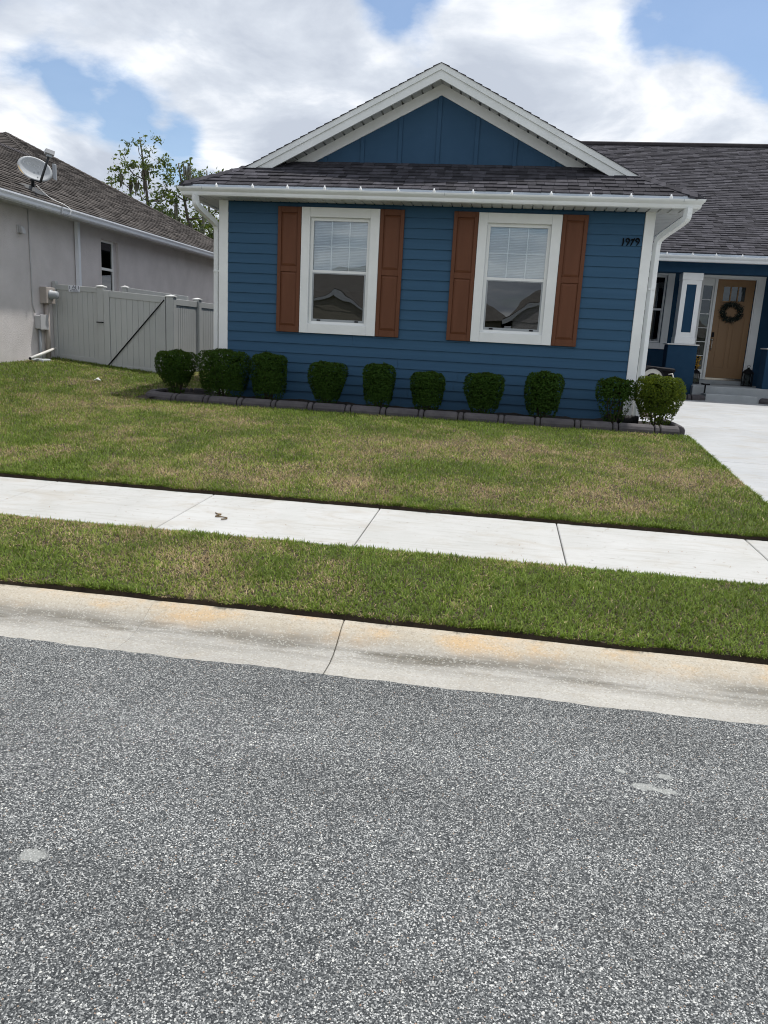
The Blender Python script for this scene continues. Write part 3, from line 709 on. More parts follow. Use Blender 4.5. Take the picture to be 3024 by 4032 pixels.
V = [(x, 18.705-o, 3.655+z) for x in (2.49, 12) for o, z in prof]; K = len(prof)
mesh('gutter_run', V, [(j, (j+1) % K, K+(j+1) % K, K+j) for j in range(K)], 'gutter_white', gut)
box('fascia', 2.49, 12, 18.7055, 18.725, 3.655, 3.81, 'trim_white', house, 0)
box('drip_edge', 2.49, 12, 18.665, 18.70, 3.785, 3.83, 'drip_edge', house, 0)
porch = part('porch', house)
box('soffit_board', 2.03, 12, 18.73, 19.02, 3.685, 3.70, 'soffit', porch, 0)
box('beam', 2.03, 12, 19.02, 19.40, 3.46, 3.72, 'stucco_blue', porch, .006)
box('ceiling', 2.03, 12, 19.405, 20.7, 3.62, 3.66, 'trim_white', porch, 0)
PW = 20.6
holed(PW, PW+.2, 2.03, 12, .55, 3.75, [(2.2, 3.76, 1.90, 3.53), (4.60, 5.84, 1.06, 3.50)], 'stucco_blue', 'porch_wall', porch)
box('porch_floor', 4.30, 7.2, 18.82, PW, .50, .965, 'concrete_step', porch, .012)
box('step', 4.50, 5.62, 18.36, 18.815, .50, .815, 'concrete_step', porch, .012)
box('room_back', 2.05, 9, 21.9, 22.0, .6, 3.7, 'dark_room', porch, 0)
make_window(house, 2.60, 3.935, 1.742, 3.575, PW, (.137, .165, .152, .055), grid=False, blind=False)
def column(x0):
    c = part('porch_column', house); x1 = x0+.66; y0 = 19.0; s0, s1 = x0+.135, x0+.585
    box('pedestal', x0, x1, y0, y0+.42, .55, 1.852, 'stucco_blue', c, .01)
    box('cap', x0-.025, x1+.03, y0-.03, y0+.45, 1.855, 1.882, 'cap_white', c, .005)
    box('base_block', s0, s1, y0+.02, y0+.40, 1.885, 2.035, 'trim_white', c, .005)
    a, b = s0+.012, s1-.015; yy = y0+.035
    mb = MB(); pw = .105
    mb.box(a, a+pw, yy, yy+.03, 2.036, 3.30).box(b-pw, b, yy, yy+.03, 2.036, 3.30).box(a+pw, b-pw, yy, yy+.03, 2.036, 2.145).box(a+pw, b-pw, yy, yy+.03, 3.205, 3.30)
    mb.make('panel_frame', 'trim_white', c)
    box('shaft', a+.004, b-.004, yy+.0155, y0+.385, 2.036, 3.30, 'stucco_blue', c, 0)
    mb = MB(); mb.box(a, a+.0035, yy+.0305, y0+.388, 2.036, 3.30).box(b-.0035, b, yy+.0305, y0+.388, 2.036, 3.30); mb.make('side_trim', 'trim_white', c)
    box('capital', s0, s1, y0+.02, y0+.40, 3.302, 3.458, 'trim_white', c, .005)
column(3.67); column(5.85)
# front door with sidelight
dr = part('front_door', house); DX0, DX1, DZ0, DZ1 = 4.966, 5.838, 1.115, 3.478
box('casing', 5.875, 6.05, PW-.035, PW+.02, .97, 3.58, 'trim_white', dr); box('casing', 4.46, 4.60, PW-.035, PW+.02, .97, 3.58, 'trim_white', dr)
box('casing', 4.6008, 5.8742, PW-.033, PW+.02, 3.50, 3.58, 'trim_white', dr)
box('jamb', 5.845, 5.874, PW-.02, PW+.12, 1.06, 3.499, 'trim_white', dr); box('jamb', 4.90, 4.960, PW-.028, PW+.12, 1.06, 3.499, 'trim_white', dr)
box('head_jamb', 4.961, 5.844, PW-.018, PW+.12, 3.482, 3.4995, 'trim_white', dr)
box('threshold', 4.60, 5.90, PW-.10, PW+.10, .967, 1.055, 'concrete_step', dr); box('sill', 4.901, 5.844, PW-.02, PW+.1, 1.056, 1.112, 'metal', dr)
# door leaf: stiles and rails round recessed panels
yb0, yb1 = PW+.035, PW+.075
LITE = (5.13, 5.64, 2.975, 3.312); PANEL = [(5.10, 5.28, 1.345, 2.60), (5.36, 5.54, 1.345, 2.60), (5.58, 5.72, 1.345, 2.60)]
PANEL = [(5.10, 5.30, 1.345, 2.62), (5.40, 5.60, 1.345, 2.62)]
xo = [(DX0+.13, DX0+.40, 1.345, 2.66), (DX1-.40, DX1-.13, 1.345, 2.66)]
holed(yb0, yb1, DX0, DX1, DZ0, DZ1, [LITE]+xo, 'door_tan', 'leaf', dr)
for a, b, c, e in xo:
    box('panel', a, b, yb0+.014, yb1-.005, c, e, 'door_tan', dr, 0)
    box('panel_field', a+.03, b-.03, yb0+.004, yb0+.0135, c+.03, e-.03, 'door_tan', dr, .004)
for i in range(3):
    a = LITE[0]+(LITE[1]-LITE[0])*i/3; b = LITE[0]+(LITE[1]-LITE[0])*(i+1)/3
    box('lite', a, b, yb0+.02, yb0+.026, LITE[2], LITE[3], 'glass_dark', dr, 0)
    if i: box('lite_bar', a-.014, a+.014, yb0-.002, yb0+.018, LITE[2], LITE[3], 'door_tan', dr, 0)
box('lite_shelf', LITE[0]-.04, LITE[1]+.04, yb0-.03, yb0-.001, LITE[2]-.035, LITE[2]-.005, 'door_tan', dr, .003)
box('deadbolt', 4.985, 5.045, yb0-.03, yb0-.001, 2.10, 2.215, 'black', dr, .01)
tube('handle', smooth_path([(5.01, yb0-.004, 2.02), (5.01, yb0-.05, 2.0), (5.012, yb0-.062, 1.92), (5.01, yb0-.05, 1.82), (5.005, yb0-.004, 1.775)], 5), .014, 'metal', dr, 8)
V, F = lathev([(.001, -.03), (.03, -.02), (.034, 0), (.03, .02), (.001, .03)], (5.01, yb0-.03, 2.035), 10); mesh('handle_rose', V, F, 'metal', dr, True)
# sidelight: five lights with bars
slx0, slx1 = 4.645, 4.86
holed(PW+.02, PW+.07, 4.60, 4.90, 1.06, 3.499, [(slx0, slx1, 1.30, 3.32)], 'trim_white', 'sidelight_frame', dr)
for i in range(6):
    a = 1.30+(2.02)*i/6; box('sidelight_pane', slx0, slx1, PW+.045, PW+.05, a, a+2.02/6, 'glass_dark', dr, 0)
    if i: box('sidelight_bar', slx0, slx1, PW+.032, PW+.044, a-.009, a+.009, 'trim_white', dr, 0)
gw_ = part('unseen_garage_wing', house)  # out-of-view wing, added to block sky light from the right and darken the porch
box('wall', 8.2, 14.5, 12.9, 20.5, .4, 3.7, 'siding', gw_, 0)
V = [(7.8, 12.5, 3.86), (14.9, 12.5, 3.86), (14.9, 22, 3.86), (7.8, 22, 3.86), (11.35, 16, 5.6), (11.35, 22.5, 5.6)]
mesh('roof', V, [(0, 1, 4), (1, 2, 5, 4), (3, 0, 4, 5), (2, 3, 5), (0, 3, 2, 1)], 'shingle', gw_)
box('garage_door', 8.14, 8.199, 13.6, 18.4, .5, 2.9, 'trim_white', gw_, 0)
string_lights(2.52, 8, [3.318, 3.863, 4.36, 4.905, 5.45, 6.0, 6.55, 7.1], 18.60, 3.792, 'clear round bulbs strung along the gutter above the front door')

# ------------------------------------------------------------------ small things at the porch
wr = thing('wreath', (5.37, PW-.0, 2.46), 'dark evergreen wreath with pale tips hanging on the tan front door', 'wreath')
C0 = np.array([5.365, yb0-.045, 2.71])
rng = np.random.default_rng(3); n = 1300; th = rng.uniform(0, 2*np.pi, n); rr = .192+rng.normal(0, .034, n)
P = np.stack([C0[0]+rr*np.cos(th)*1.08, C0[1]+rng.normal(0, .018, n), C0[2]+rr*np.sin(th)], 1)
nn = rng.normal(size=(n, 3)); nn /= np.linalg.norm(nn, axis=1)[:, None]
quadmesh('needles', cards(P, nn, rng.uniform(.02, .045, n), .008, rng), 'wreath', wr)
n = 60; th = rng.uniform(0, 2*np.pi, n); P = np.stack([C0[0]+.20*np.cos(th), np.full(n, C0[1]-.03), C0[2]+.19*np.sin(th)], 1)+rng.normal(0, .02, (n, 3))
nn = rng.normal(size=(n, 3)); nn /= np.linalg.norm(nn, axis=1)[:, None]
quadmesh('pale_tip', cards(P, nn, .018, .008, rng), 'wreath_tip', wr)
tube('hoop', [(C0[0]+.192*1.08*math.cos(a), C0[1]+.012, C0[2]+.192*math.sin(a)) for a in np.linspace(0, 2*math.pi, 25)], .012, 'stem', wr, 6)
def lantern(x, y, z, s, label):
    L = thing('lantern', (x, y, z), label, 'lantern'); w = .085*s; h = .27*s
    box('base', x-w-.01, x+w+.01, y-w-.01, y+w+.01, z, z+.025*s, 'black', L)
    for i in (-1, 1):
        for j in (-1, 1): box('corner_post', x+i*w-.009, x+i*w+.009, y+j*w-.009, y+j*w+.009, z+.025*s, z+h, 'black', L, 0)
    for j in (-1, 1): box('glass_side', x-w+.01, x+w-.01, y+j*(w-.004)-.001, y+j*(w-.004)+.001, z+.03*s, z+h, 'glass_clear', L, 0)
    V, F = lathev([(w*1.5, h), (w*1.45, h+.02*s), (w*.9, h+.075*s), (w*.35, h+.10*s), (w*.3, h+.125*s), (.002, h+.13*s)], (x, y, z), 8); mesh('lid', V, F, 'black', L)
    tube('ring', [(x+.03*s*math.cos(a), y, z+h+.15*s+.03*s*math.sin(a)) for a in np.linspace(0, 2*math.pi, 13)], .004, 'black', L, 5)
    V, F = lathev([(.001, .026*s), (.035*s, .026*s), (.035*s, .13*s), (.001, .135*s)], (x, y, z), 10); mesh('candle', V, F, 'trim_white', L)
lantern(4.60, 20.0, .967, .88, 'small black lantern on the porch between column and sidelight')
lantern(5.83, 20.12, .967, 1.12, 'large black lantern on the porch at the hinge side of the tan door')
pt = thing('path_light', (4.52, 18.60, .70), 'black garden light on a thin stake beside the porch step', 'garden light')
box('stake', 4.505, 4.535, 18.585, 18.615, .62, 1.00, 'black', pt); box('head', 4.44, 4.60, 18.52, 18.68, 1.00, 1.035, 'black', pt, .008); box('solar_cell', 4.46, 4.58, 18.54, 18.66, 1.036, 1.042, 'frame_grey', pt, 0)
orn = thing('yellow_ornament', (4.70, 20.5, 1.2), 'yellow petalled ornament hanging low in front of the sidelight panes', 'ornament')
rng = np.random.default_rng(5); n = 70; q = rng.uniform(0, 1, n); P = np.stack([4.735+rng.normal(0, .028, n), 20.53+rng.normal(0, .015, n), 1.62-q*.33], 1); P[:, 0] += np.where(q > .6, .0, rng.normal(0, .02, n))
nn = rng.normal(size=(n, 3)); nn /= np.linalg.norm(nn, axis=1)[:, None]
quadmesh('petals', cards(P, nn, .028, .016, rng), 'yellow', orn); tube('hook', [(4.735, 20.53, 1.62), (4.735, 20.54, 1.75), (4.735, 20.56, 1.77)], .004, 'black', orn, 5)
# hose reel
hr = thing('hose_reel', (3.25, 17.5, .68), 'black hose reel cart with a big white hose drum beside the house corner', 'hose reel')
def ringv(c, ro, ri, y0, y1, n=28):
    V = []
    for y, rad in ((y0, ro), (y1, ro), (y1, ri), (y0, ri)): V += [(c[0]+rad*math.cos(2*math.pi*i/n), y, c[2]+rad*math.sin(2*math.pi*i/n)) for i in range(n)]
    return V, [(k*n+i, k*n+(i+1) % n, ((k+1) % 4)*n+(i+1) % n, ((k+1) % 4)*n+i) for k in range(4) for i in range(n)]
mesh('drum', *ringv((3.13, 0, 1.10), .22, .13, 17.42, 17.46), 'hose_white', hr); mesh('rim', *ringv((3.13, 0, 1.10), .262, .222, 17.40, 17.75), 'black', hr)
mesh('drum_back', *ringv((3.13, 0, 1.10), .125, .02, 17.46, 17.48), 'black', hr)
V, F = bevel([(2.95, 17.42, 1.30), (3.60, 17.42, 1.27), (3.60, 17.95, 1.27), (2.95, 17.95, 1.30), (3.06, 17.42, 1.375), (3.58, 17.42, 1.345), (3.58, 17.95, 1.345), (3.06, 17.95, 1.375)], BF, .02); mesh('lid', V, F, 'black', hr)
box('body', 2.99, 3.54, 17.50, 17.90, .84, 1.285, 'black', hr, .01)
for xx in (2.95, 3.52):
    for yy in (17.45, 17.88): box('leg', xx, xx+.05, yy, yy+.05, .66, 1.27, 'black', hr)
mesh('hose', *(lambda q: (q[0], q[1]))(tubev([(3.13+.17*math.cos(a), 17.475+a*.001, 1.10+.17*math.sin(a)) for a in np.linspace(0, 2*math.pi*3, 90)], .018, 6)), 'hose_white', hr, True)
tube('crank', [(3.45, 17.40, 1.22), (3.52, 17.38, 1.24), (3.57, 17.36, 1.12), (3.58, 17.36, 1.02)], .016, 'hose_white', hr, 6)
tw = thing('red_shrub', (2.95, 18.3, .7), 'thin reddish twiggy shrub behind the hose reel', 'shrub')
for i in range(9):
    a = random.uniform(-.5, .5); tube('stem', [(2.95+.1*a, 18.3, .66), (2.95+.5*a, 18.3+random.uniform(-.1, .1), 1.1), (3.02+.8*a, 18.3+random.uniform(-.2, .2), 1.5+random.uniform(-.1, .1))], [.006, .005, .002], 'red_twig', tw, 4)
pe = thing('porch_edging', (3.9, 18.5, .68), 'short run of dark edging stones left of the porch step', 'edging')
edging([(3.0, 18.35), (3.7, 18.28), (4.2, 18.25), (4.46, 18.42)], pe, .67)
pe = thing('porch_edging', (6.2, 18.5, .68), 'short run of dark edging stones between the porch step and the second column', 'edging')
edging([(5.68, 18.45), (6.0, 18.25), (6.6, 18.1), (7.2, 18.05)], pe, .67)
sheet('porch_bed', [2.2, 4.48], [18.3, 19.2], lambda x, y: .715, 'mulch')

# ------------------------------------------------------------------ clipped shrubs
def shrub(name, x, y, w, dpt, z0, z1, label, taper=.72, seed=0, m='leaf_bush', n=7500, squash=6.0, leggy=.15, lean=0, group='clipped shrubs along the house front'):
    rng = np.random.default_rng(100+seed); h = z1-z0
    root = thing(name, (x, y, z0), label, 'shrub', group); w *= .96; dpt *= .96; z1 -= .015; h = z1-z0
    ft = .27; top = rng.uniform(size=n) < ft; ang = rng.uniform(0, 2*np.pi, n); e = 2.5
    tz = np.where(top, 1.0, rng.uniform(0, 1, n)); rr_ = np.where(top, np.sqrt(rng.uniform(size=n)), 1.0)
    se = (np.abs(np.cos(ang))**e+np.abs(np.sin(ang))**e)**(-1/e)
    rc = .10+.5/squash                                   # how far the shoulders are rounded off
    pr = taper+(1-taper)*smoothstep(0, .72, tz); pr = pr*np.sqrt(1-.45*np.clip((tz-1+rc)/rc, 0, 1)**2)*(.82+.18*np.clip(tz/.15, 0, 1))
    lump = 1+.035*np.sin(3*ang+seed)*np.sin(7*tz+seed)+.03*np.sin(5*ang+2.1*seed+4*tz)+rng.normal(0, .028, n)-np.abs(rng.normal(0, .05, n))
    hx = np.cos(ang)*se*pr*rr_*lump; hy = np.sin(ang)*se*pr*rr_*lump
    zt_ = np.where(top, 1-(.035+.3/squash)*rr_**3+rng.normal(0, .018, n)+.02*np.sin(hx*6+seed), tz)
    keep = (tz > leggy*.9) | (rng.uniform(size=n) < .28)
    P = np.stack([x+hx*w/2+lean*(tz-.5), y+hy*dpt/2, z0+h*(.05+.95*zt_)], 1)[keep]
    nv = np.stack([np.where(top, 0, np.cos(ang)), np.where(top, 0, np.sin(ang)), np.where(top, 1, .15)], 1)[keep]+rng.normal(0, .45, (keep.sum(), 3)); nv /= np.linalg.norm(nv, axis=1)[:, None]
    s = rng.uniform(.010, .019, len(P))
    quadmesh('foliage', cards(P, nv, s, s*.62, rng), m, root)
    # sparse darker inner fill so the shell is not see-through, and the stems
    q = rng.uniform(-1, 1, size=(1600, 3)); q *= .86; q = q[(q[:, 2] > 2*leggy-1)|(rng.uniform(size=1600) < .06)]; ni = len(q); tz = (q[:, 2]+1)/2
    kq = (taper+(1-taper)*smoothstep(0, .72, tz))*np.sqrt(np.clip(1-.6*np.clip((tz-.75)/.25, 0, 1)**2, .1, 1))*.92; P = np.stack([x+q[:, 0]*w/2*.88*kq, y+q[:, 1]*dpt/2*.88*kq, z0+h*(.08+.88*tz)], 1); nv = rng.normal(size=(ni, 3)); nv /= np.linalg.norm(nv, axis=1)[:, None]
    quadmesh('inner_foliage', cards(P, nv, .030, .020, rng), m, root)
    mb = MB()
    for i in range(9):
        a = 2*math.pi*i/9+seed; rr_ = .04+.03*random.random()
        mb.put(*tubev([(x+rr_*.6*math.cos(a), y+rr_*.6*math.sin(a), z0-.03), (x+w*.18*math.cos(a), y+dpt*.18*math.sin(a), z0+h*.35), (x+w*.36*math.cos(a+.3)*taper, y+dpt*.36*math.sin(a+.3), z0+h*.75)], [.013, .009, .004], 5))
    mb.make('stems', 'stem', root)
B = .60
shrub('clipped_shrub', -5.235, 11.95, .67, .62, B, 1.315, 'clipped shrub with bare lower stems at the rounded end of the bed', .42, 1, leggy=.30)
shrub('clipped_shrub', -4.44, 11.98, .85, .80, B, 1.365, 'widest dark clipped shrub in front of the white corner board beside the fence', .80, 2, n=9000)
shrub('clipped_shrub', -3.712, 12.05, .585, .60, B, 1.348, 'tall barrel-shaped shrub below the outer shutter of the blinds-lit window', .86, 3)
shrub('clipped_shrub', -2.756, 12.05, .635, .60, B, 1.27, 'vase-shaped shrub tapering to its foot, centred below the window nearer the fence', .60, 4, leggy=.1)
shrub('clipped_shrub', -1.935, 12.05, .515, .56, B, 1.287, 'slim square-topped shrub below the shutter that faces the bare wall between the windows', .82, 5)
shrub('clipped_shrub', -1.163, 12.05, .54, .56, B, 1.21, 'lowest flat-topped shrub between the two windows, below the shutter nearer the house number', .80, 6)
shrub('clipped_shrub', -.29, 12.05, .63, .58, B, 1.24, 'cup-shaped shrub below the left half of the window nearer the house number', .68, 7)
shrub('clipped_shrub', .607, 12.05, .595, .60, B, 1.305, 'round-topped egg-shaped shrub below the last shutter before the house number', .78, 8, squash=3.0)
shrub('clipped_shrub', 1.66, 11.98, .62, .60, B, 1.28, 'leggy shrub with a thin flat top and bare twigs by the white corner board', .55, 9, n=4600, leggy=.58)
shrub('clipped_shrub', 2.27, 11.92, .735, .66, B, 1.35, 'bright yellow-green rounded shrub at the driveway corner of the bed', .62, 10, 'leaf_bush_bright', 9000, 3.2, leggy=.25)
dp = thing('drain_pipe', (2.0, 12.15, .62), 'black corrugated drain pipe lying in the bed by the downspout', 'pipe')
tube('pipe', [(1.55, 12.15, .66), (2.05, 12.12, .665)], .068, 'log', dp, 14)
for i in range(9): tube('ridge', [(1.58+i*.052, 12.15-.003*i, .6625), (1.60+i*.052, 12.15-.003*i, .6625)], .074, 'log', dp, 14)

# ------------------------------------------------------------------ neighbouring house
NX = -8.8; NE = -8.35; NEZ = 3.75
nb = thing('taupe_house', (-13, 17, .9), 'taupe stucco house with brown shingle hip roof behind the vinyl fence', 'house')
nwall = part('wall', nb)
def holed_x(x0, x1, y0, y1, z0, z1, holes, m, name, parent):
    ys = sorted({y0, y1, *[h[0] for h in holes], *[h[1] for h in holes]}); zs = sorted({z0, z1, *[h[2] for h in holes], *[h[3] for h in holes]}); mb = MB()
    for a, b in zip(ys, ys[1:]):
        for c, e in zip(zs, zs[1:]):
            if not any(h[0] <= (a+b)/2 <= h[1] and h[2] <= (c+e)/2 <= h[3] for h in holes): mb.box(x0, x1, a, b, c, e)
    return mb.make(name, m, parent)
NW = (16.25, 17.02, 1.55, 3.43)
holed_x(NX-.2, NX, 6, 26.0, .4, 3.66, [NW], 'stucco_taupe', 'side_wall', nwall)
box('rear_wall', -19, NX-.201, 25.8, 26.0, .4, 3.66, 'stucco_taupe', nwall, 0); box('front_wall', -16, NX-.201, 6.0, 6.2, .4, 3.66, 'stucco_taupe', nwall, 0)
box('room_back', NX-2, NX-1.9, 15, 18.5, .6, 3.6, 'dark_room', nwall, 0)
nw = part('window', nb); y0, y1, z0, z1 = NW
mb = MB(); fx0, fx1 = NX-.11, NX-.06; fw = .045
mb.box(fx0, fx1, y0, y0+fw, z0, z1).box(fx0, fx1, y1-.13-fw, y1-.13, z0, z1).box(fx0, fx1, y0+fw, y1-.13-fw, z1-fw, z1).box(fx0, fx1, y0+fw, y1-.13-fw, z0, z0+fw).box(fx0, fx1, y0+fw, y1-.13-fw, 2.80, 2.855); mb.make('frame', 'vinyl_white', nw)
box('return', NX-.199, NX-.0601, y1-.1295, y1, z0, z1, 'stucco_taupe', nw, 0)
for a, b in ((z0+fw, 2.80), (2.855, z1-fw)): box('pane', fx0+.02, fx0+.026, y0+fw, y1-.13-fw, a, b, 'glass_dark', nw, 0)
mb = MB(); zz_ = z0+.1
while zz_ < z1-.05: mb.box(fx0-.10, fx0-.06, y0+.02, y1-.15, zz_, zz_+.004); zz_ += .05
mb.make('blind', 'screen_grey', nw)
# eave
mb = MB(); gp = [(0, 0), (.06, 0), (.075, .02), (.08, .06), (.10, .10), (.10, .125), (0, .125)]
V = [(NE-.06+o, y, 3.61+z) for y in (5.2, 26.4) for o, z in gp]; K = len(gp)
mesh('gutter', V, [(j, (j+1) % K, K+(j+1) % K, K+j) for j in range(K)]+[tuple(range(K)), tuple(range(2*K-1, K-1, -1))], 'fascia_white', nb)
box('fascia', NE-.085, NE-.061, 5.2, 26.4, 3.60, 3.745, 'fascia_white', nb, 0)
box('drip_edge', NE-.05, NE+.0, 5.2, 26.4, 3.737, 3.765, 'drip_edge', nb, 0)
nsof = part('soffit', nb)
for k in range(58): box('soffit_panel', NX-.02, NE-.086, 5.3+.36*k, 5.3+.36*k+.355, 3.632, 3.645, 'soffit', nsof, .006)
box('gutter_joint', NE+.037, NE+.043, 13.95, 13.99, 3.607, 3.735, 'frame_grey', nb, 0)
ds = part('downspout', nb)
V, F = tubev([(NX+.06, 15.21, 3.63), (NX+.06, 15.21, 2.2), (NX+.06, 15.21, .95)], .055, 4); mesh('pipe', V, F, 'fascia_white', ds)
# roof: side slope, rear hip, front hip, lower wing ridge
nroof = part('roof', nb); AP = Vector((-14.0, 20.865, 6.58)); NP = (AP.z-NEZ)/(NE-AP.x); yc = 26.515
def nz(x): return NEZ+NP*(NE-x)
WRX = -12.0; wz = nz(WRX); wy = AP.y-(WRX-AP.x)
slope_quad([(NE, 5.2, NEZ-.01), (NE, yc, NEZ-.01), (AP.x, AP.y, AP.z-.01), (WRX, wy, wz-.01), (WRX, 8.8, wz-.01)], 'shingle_neighbor', 'side_slope', nroof)
slope_quad([(AP.x, AP.y, AP.z-.01), (NE, yc, NEZ-.01), (-22, yc, NEZ-.01), (-17, AP.y, AP.z-.01)], 'shingle_neighbor', 'rear_slope', nroof)
slope_quad([(AP.x, AP.y, AP.z-.01), (WRX, wy, wz-.01), (-12.3, 15.2, NEZ), (-22, 15.2, NEZ), (-17, AP.y, AP.z-.01)], 'shingle_neighbor', 'front_slope', nroof)
slope_quad([(WRX, wy+.4, wz-.012), (WRX, 8.8, wz-.012), (-15.65, 5.2, NEZ), (-15.65, 15.2, NEZ)], 'shingle_neighbor', 'wing_slope', nroof)
slope_quad([(WRX, 8.8, wz-.01), (NE, 5.2, NEZ-.01), (-15.65, 5.2, NEZ-.01)], 'shingle_neighbor', 'wing_hip', nroof)
NL = math.sqrt(1+NP*NP); nN = Vector((NP, 0, 1)).normalized()
def pl_nb(y, s, h): q = s/NL-.012; return Vector((NE-q, y, NEZ+q*NP))+nN*h
def nrow(k):
    q = k*.15/NL; x = NE-q
    y1_ = yc-q; y0_ = 9.5 if x > WRX else AP.y-(x-AP.x)
    return (y0_, y1_)
tabs(int((NE-AP.x)*NL/.15), .15, nrow, pl_nb, 'shingle_neighbor', nroof, 0, .14, .34)
nH = Vector((0, -NP, 1)).normalized()
def pl_fr(x, s, h): return Vector((x, AP.y-s/NL, AP.z-NP*s/NL))+nH*h
V = []; F = []                             # the front hip face above the wing ridge
for k in range(1, 20):
    s0 = k*.15; q = s0/NL; x1 = AP.x+q; x = -18.0
    while x < x1-.05:
        w_ = min(random.uniform(.14, .34), x1-x)
        c = [pl_fr(x, s0, 0), pl_fr(x+w_-.003, s0, 0), pl_fr(x+w_-.003, s0-.17, 0), pl_fr(x, s0-.17, 0), pl_fr(x, s0, .02), pl_fr(x+w_-.003, s0, .02), pl_fr(x+w_-.003, s0-.17, .003), pl_fr(x, s0-.17, .003)]
        b = len(V); V += [tuple(p) for p in c]; F += [tuple(i+b for i in ff) for ff in BF]; x += w_
tag(mesh('shingle_field', V, F, 'shingle_neighbor', nroof), kind='stuff')
strip_caps('hip_shingle', (NE, yc, NEZ), tuple(AP), 'shingle_neighbor', nroof, .13, .16, ((.7, .0, -.35), (0, .7, -.35)))
strip_caps('hip_shingle', (WRX, wy, wz), tuple(AP), 'shingle_neighbor', nroof, .13, .16, ((.7, .0, -.35), (0, -.7, -.35)))
strip_caps('ridge_shingle', (WRX, 9.0, wz), (WRX, wy, wz), 'ridge_dark', nroof, .14, .16, ((.9, 0, -.45), (-.9, 0, -.45)))
V, F = lathev([(.045, -.1), (.045, .32), (.038, .33), (.001, .33)], (-10.35, 17.15, nz(-10.35)), 12); mesh('vent_pipe', V, F, 'frame_grey', nroof)
# services on the wall
mt = part('meter_box', nb)
box('case', NX, NX+.14, 13.90, 14.20, 1.985, 2.29, 'box_beige', mt, .01)
V, F = tubev([(NX+.14, 14.05, 2.15), (NX+.155, 14.05, 2.15), (NX+.16, 14.05, 2.15), (NX+.27, 14.05, 2.15), (NX+.285, 14.05, 2.15)], [.095, .095, .072, .070, .03], 18); mesh('meter_glass', V, F, 'frame_grey', mt, True)
tube('conduit', [(NX+.06, 14.02, 1.985), (NX+.06, 14.02, .85)], .045, 'box_beige', mt, 10)
tb = part('junction_box', nb); box('case', NX, NX+.12, 13.70, 13.94, 1.51, 1.765, 'box_grey', tb, .012); box('lid', NX+.12, NX+.135, 13.69, 13.95, 1.50, 1.775, 'box_grey', tb, .006)
tube('conduit', [(NX+.05, 13.78, 1.51), (NX+.05, 13.78, .85)], .028, 'frame_grey', tb, 8)
sn = part('wall_vent', nb); box('plate', NX, NX+.03, 13.29, 13.43, 3.17, 3.31, 'box_grey', sn, .01); V, F = bevel([(NX+.031, 13.31, 3.18), (NX+.12, 13.31, 3.16), (NX+.12, 13.41, 3.16), (NX+.031, 13.41, 3.18), (NX+.031, 13.31, 3.30), (NX+.08, 13.31, 3.29), (NX+.08, 13.41, 3.29), (NX+.031, 13.41, 3.30)], BF, .01); mesh('hood', V, F, 'box_grey', sn)
tube('cable', [(NX+.012, 13.64, 3.63), (NX+.012, 13.65, 2.6), (NX+.012, 13.645, 1.95), (NX+.02, 13.70, 1.80)], .011, 'box_grey', nb, 6)
pv = thing('pvc_pipe', (-8.6, 13.6, .95), 'white plastic pipe lying aslant at the foot of the taupe wall', 'pipe')
tube('pipe', [(NX+.22, 13.18, .985), (NX+.16, 14.09, 1.15)], .028, 'pipe_white', pv, 10); tube('end', [(NX+.22, 13.17, .982), (NX+.221, 13.16, .981)], .026, 'black', pv, 10)
box('splash_block', NX+.02, NX+.28, 13.45, 13.75, .88, .965, 'concrete_step', pv, .02)

# satellite dish on the neighbour's eave
dish = thing('satellite_dish', (-8.78, 13.90, nz(-8.78)), 'grey oval satellite dish on a black mast at the edge of the brown roof', 'satellite dish')
dc = Vector((-8.63, 13.68, 4.315)); dn = Vector((.70, -.70, .16)).normalized()     # faces the street
da = dn.cross(Vector((0, 0, 1))).normalized(); da = -da if da.x < 0 else da; db = da.cross(dn); db = -db if db.z < 0 else db
tl_ = math.radians(-12); da, db = da*math.cos(tl_)+db*math.sin(tl_), -da*math.sin(tl_)+db*math.cos(tl_)
A_, B_, DEP = .295, .20, .045
def dpt(uu, vv, h=0): return dc+da*(uu*A_)+db*(vv*B_)+dn*(DEP*(uu*uu+vv*vv)-DEP+h)
V = []; F = []; NR, NA = 6, 36
for side in (0, -.012):
    for i in range(NR+1):
        for j in range(NA):
            a = 2*math.pi*j/NA; q = i/NR
            uu, vv = q*math.copysign(abs(math.cos(a))**.9, math.cos(a)), q*math.sin(a)
            V.append(tuple(dpt(uu, vv, side)))
o_ = (NR+1)*NA
for i in range(NR):
    for j in range(NA):
        a, b, c, e = i*NA+j, i*NA+(j+1) % NA, (i+1)*NA+(j+1) % NA, (i+1)*NA+j
        F += [(a, b, c, e), (o_+e, o_+c, o_+b, o_+a)]
for j in range(NA): F.append((NR*NA+j, NR*NA+(j+1) % NA, o_+NR*NA+(j+1) % NA, o_+NR*NA+j))
mesh('reflector', V, F, 'dish_grey', dish, True)
tv, tf = text_verts('DIRECTV', .125)
V = [tuple(dpt(.02+x*1.16/A_*.62-.12, .30+y/B_*.62, .003)) for x, y, _ in tv]; mesh('lettering', V, tf, 'dish_mark', dish)
V = []; F = []                              # rusty streak along the lower rim
for i in range(9):
    a = math.radians(188+6*i); k = .028*math.sin(math.pi*i/8)
    for q in (.985, .975-3*k): V.append(tuple(dpt(q*math.cos(a), q*math.sin(a), .0025)))
for i in range(8): F.append((2*i, 2*i+1, 2*i+3, 2*i+2))
mesh('rust_streak', V, F, 'rust', dish)
for uu, vv in ((.0, -.25), (.22, -.15), (.22, -.62)): V, F = tubev([dpt(uu, vv, .001), dpt(uu, vv, .008)], .012, 8); mesh('bolt', V, F, 'frame_grey', dish)
